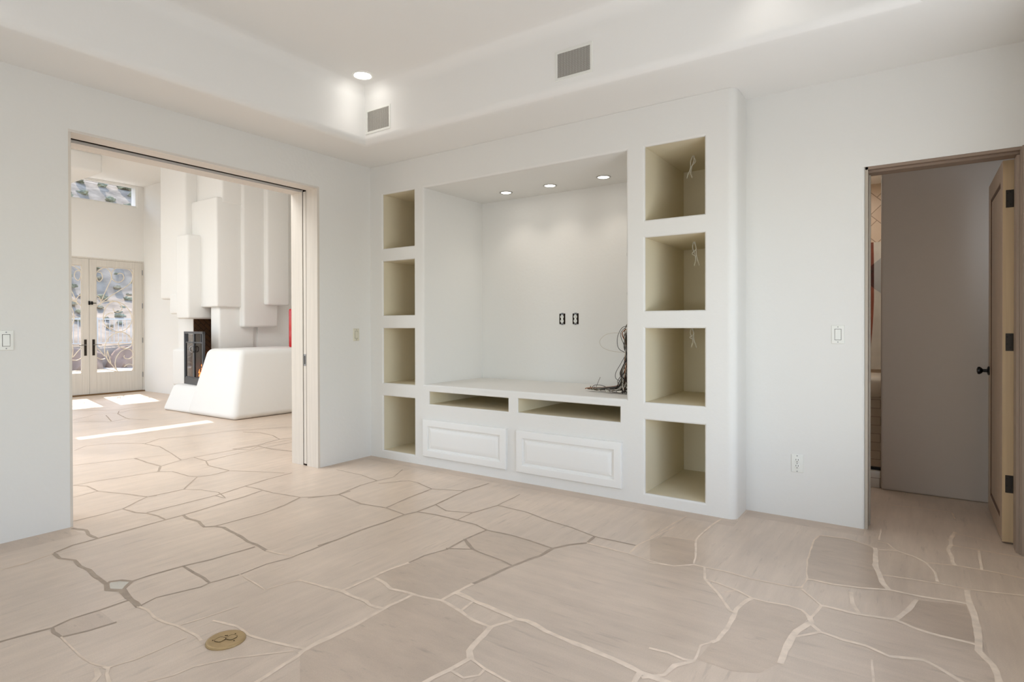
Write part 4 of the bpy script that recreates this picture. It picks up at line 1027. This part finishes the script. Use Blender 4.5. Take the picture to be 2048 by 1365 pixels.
for i in range(1500):
    near=i%2
    x=R.uniform(-27,-18.8) if near else R.uniform(-54,-35)
    y=-3.93+(4.36-x)*R.uniform(.26,.50);r=R.uniform(.10,.24) if near else R.uniform(.3,.62)
    if any(abs(x-a)<1.9*(r+c) and abs(y-b_)<1.9*(r+c) for a,b_,c in done) or len(done)>230: continue
    done.append((x,y,r));bm=N()
    for j in range(3): blob(bm,(x+R.gauss(0,r*.3),y+R.gauss(0,r*.35),hz(x,y)+r*.3+R.uniform(0,r*.25)),r*.62,1,1,.75,.5,3.2,2,i*5+j)
    tag(obj('desert_shrub',bm,M['shrub'] if i%3 else M['shrub_b']),'dusty green desert shrub on the hillside beyond the glass','shrub','desert shrubs on the hillside')
t=thing('patio_railing','pale metal railing with thin upright bars beyond the patio','railing',(-17.7,2,.5))
bm=N();box(bm,-17.73,-17.67,-2.5,8,1.50,1.55,.005,1);obj('top_rail',bm,M['rail'],t)
bm=N();box(bm,-17.72,-17.68,-2.5,8,.72,.75,.004,1);obj('bottom_rail',bm,M['rail'],t)
for j in range(7):
    y=-2.4+j*1.66;bm=N();box(bm,-17.735,-17.665,y-.035,y+.035,.2,1.58,.004,1);obj('post',bm,M['rail'],t)
for j in range(82):
    y=-2.4+j*.1277;bm=N();box(bm,-17.709,-17.691,y-.009,y+.009,.74,1.51);obj('baluster',bm,M['rail'],t)
t=thing('utility_pole','dark wooden pole standing on the hillside seen through the clerestory','pole',(-27.,4.1,3))
bm=N();tube(bm,[(-27.,4.55,2.5),(-27.,4.55,12.)],.17,12,0,.14);obj('shaft',bm,M['pole'],t)
bm=N();tube(bm,[(-27.,3.7,2.5),(-27.,3.7,6.15)],.07,8,0,.05);obj('side_post',bm,M['pole'],t)
# ================================================================= LIGHT
sun=bpy.data.lights.new('sun','SUN');sun.energy=E_SUN;sun.angle=math.radians(.55);sun.color=(1,.95,.86)
so=bpy.data.objects.new('sun',sun);C.objects.link(so);so.rotation_euler=Vector((1,-.20,-.77)).to_track_quat('-Z','Y').to_euler()
wd=bpy.data.worlds.new('world');bpy.context.scene.world=wd;wd.use_nodes=True;n=wd.node_tree.nodes;l=wd.node_tree.links
sky=n.new('ShaderNodeTexSky');sky.sky_type='NISHITA';sky.sun_disc=False;sky.sun_elevation=math.radians(37);sky.sun_rotation=math.radians(-90)
l.new(sky.outputs[0],n['Background'].inputs['Color']);n['Background'].inputs['Strength'].default_value=E_SKY
DAY=(.85,.93,1)
lamp('window_daylight','AREA',(X1+.25,-1.9,1.5),E_WIN,(0,math.radians(90),0),DAY,1.7,2.1)
lamp('ceiling_fill_right','AREA',(X1+.2,-1.9,.75),E_CEILFILL,(0,math.radians(125),0),(.92,.955,1),.5,2.1)  # added fill lamp aimed upward to brighten the ceiling
lamp('ceiling_fill_rear','AREA',(2.5,Y0-.15,.6),E_CEILFILL,(math.radians(130),0,0),(.92,.955,1),3.0,.5)  # second added up-light for the ceiling, at the rear
lamp('rear_window_daylight','AREA',(2.5,Y0-.2,1.35),E_REAR,(math.radians(90),0,0),DAY,3.0,2.1)
lamp('living_window_daylight','AREA',(-4.3,-5.15,1.8),E_LIV,(math.radians(90),0,0),(.95,.98,1),4.6,3.2)
lamp('living_up_fill','AREA',(-4.3,-5.12,.5),E_LIVUP,(math.radians(130),0,0),(1,.99,.97),4.6,.6)  # added fill aimed up to lift the living room walls and ceiling
lamp('living_ceiling_fill','AREA',(-6.3,-3.5,3.97),E_LIVFILL*.75,(0,0,0),(.95,.98,1),2.2,3.0)  # added ambient fill under a closed ceiling, no opening above it
lamp('living_ceiling_fill','AREA',(-1.7,-2.4,3.97),E_LIVFILL*1.15,(0,0,0),(.95,.98,1),2.0,3.0)  # second added ceiling fill, for the faces turned this way
# ================================================================= CAMERA
cd=bpy.data.cameras.new('camera');cam=bpy.data.objects.new('camera',cd);C.objects.link(cam)
cd.sensor_width=36;cd.lens=1177.83/2048*36;cd.shift_y=-(682.5-659.867)/2048;cd.clip_start=.05;cd.clip_end=300
Rv=Vector((.8243493,.5660774,-.0021541));Uv=Vector((-.0012389,.0056095,.9999835));Fv=Vector((-.5660801,.824333,-.0053255))
mm=Matrix.Identity(4)
for i in range(3): mm[i][0]=Rv[i];mm[i][1]=Uv[i];mm[i][2]=-Fv[i]
mm.translation=Vector((4.35862,-3.92696,1.25));cam.matrix_world=mm
s=bpy.context.scene;s.camera=cam
s.view_settings.view_transform='Standard';s.view_settings.look='None';s.view_settings.gamma=1;s.view_settings.exposure=EXPO
s.view_settings.use_curve_mapping=False
cy=s.cycles;cy.max_bounces=14;cy.diffuse_bounces=8;cy.glossy_bounces=4;cy.transparent_max_bounces=12;cy.sample_clamp_indirect=8;cy.caustics_reflective=False;cy.caustics_refractive=False
cy.use_denoising=True
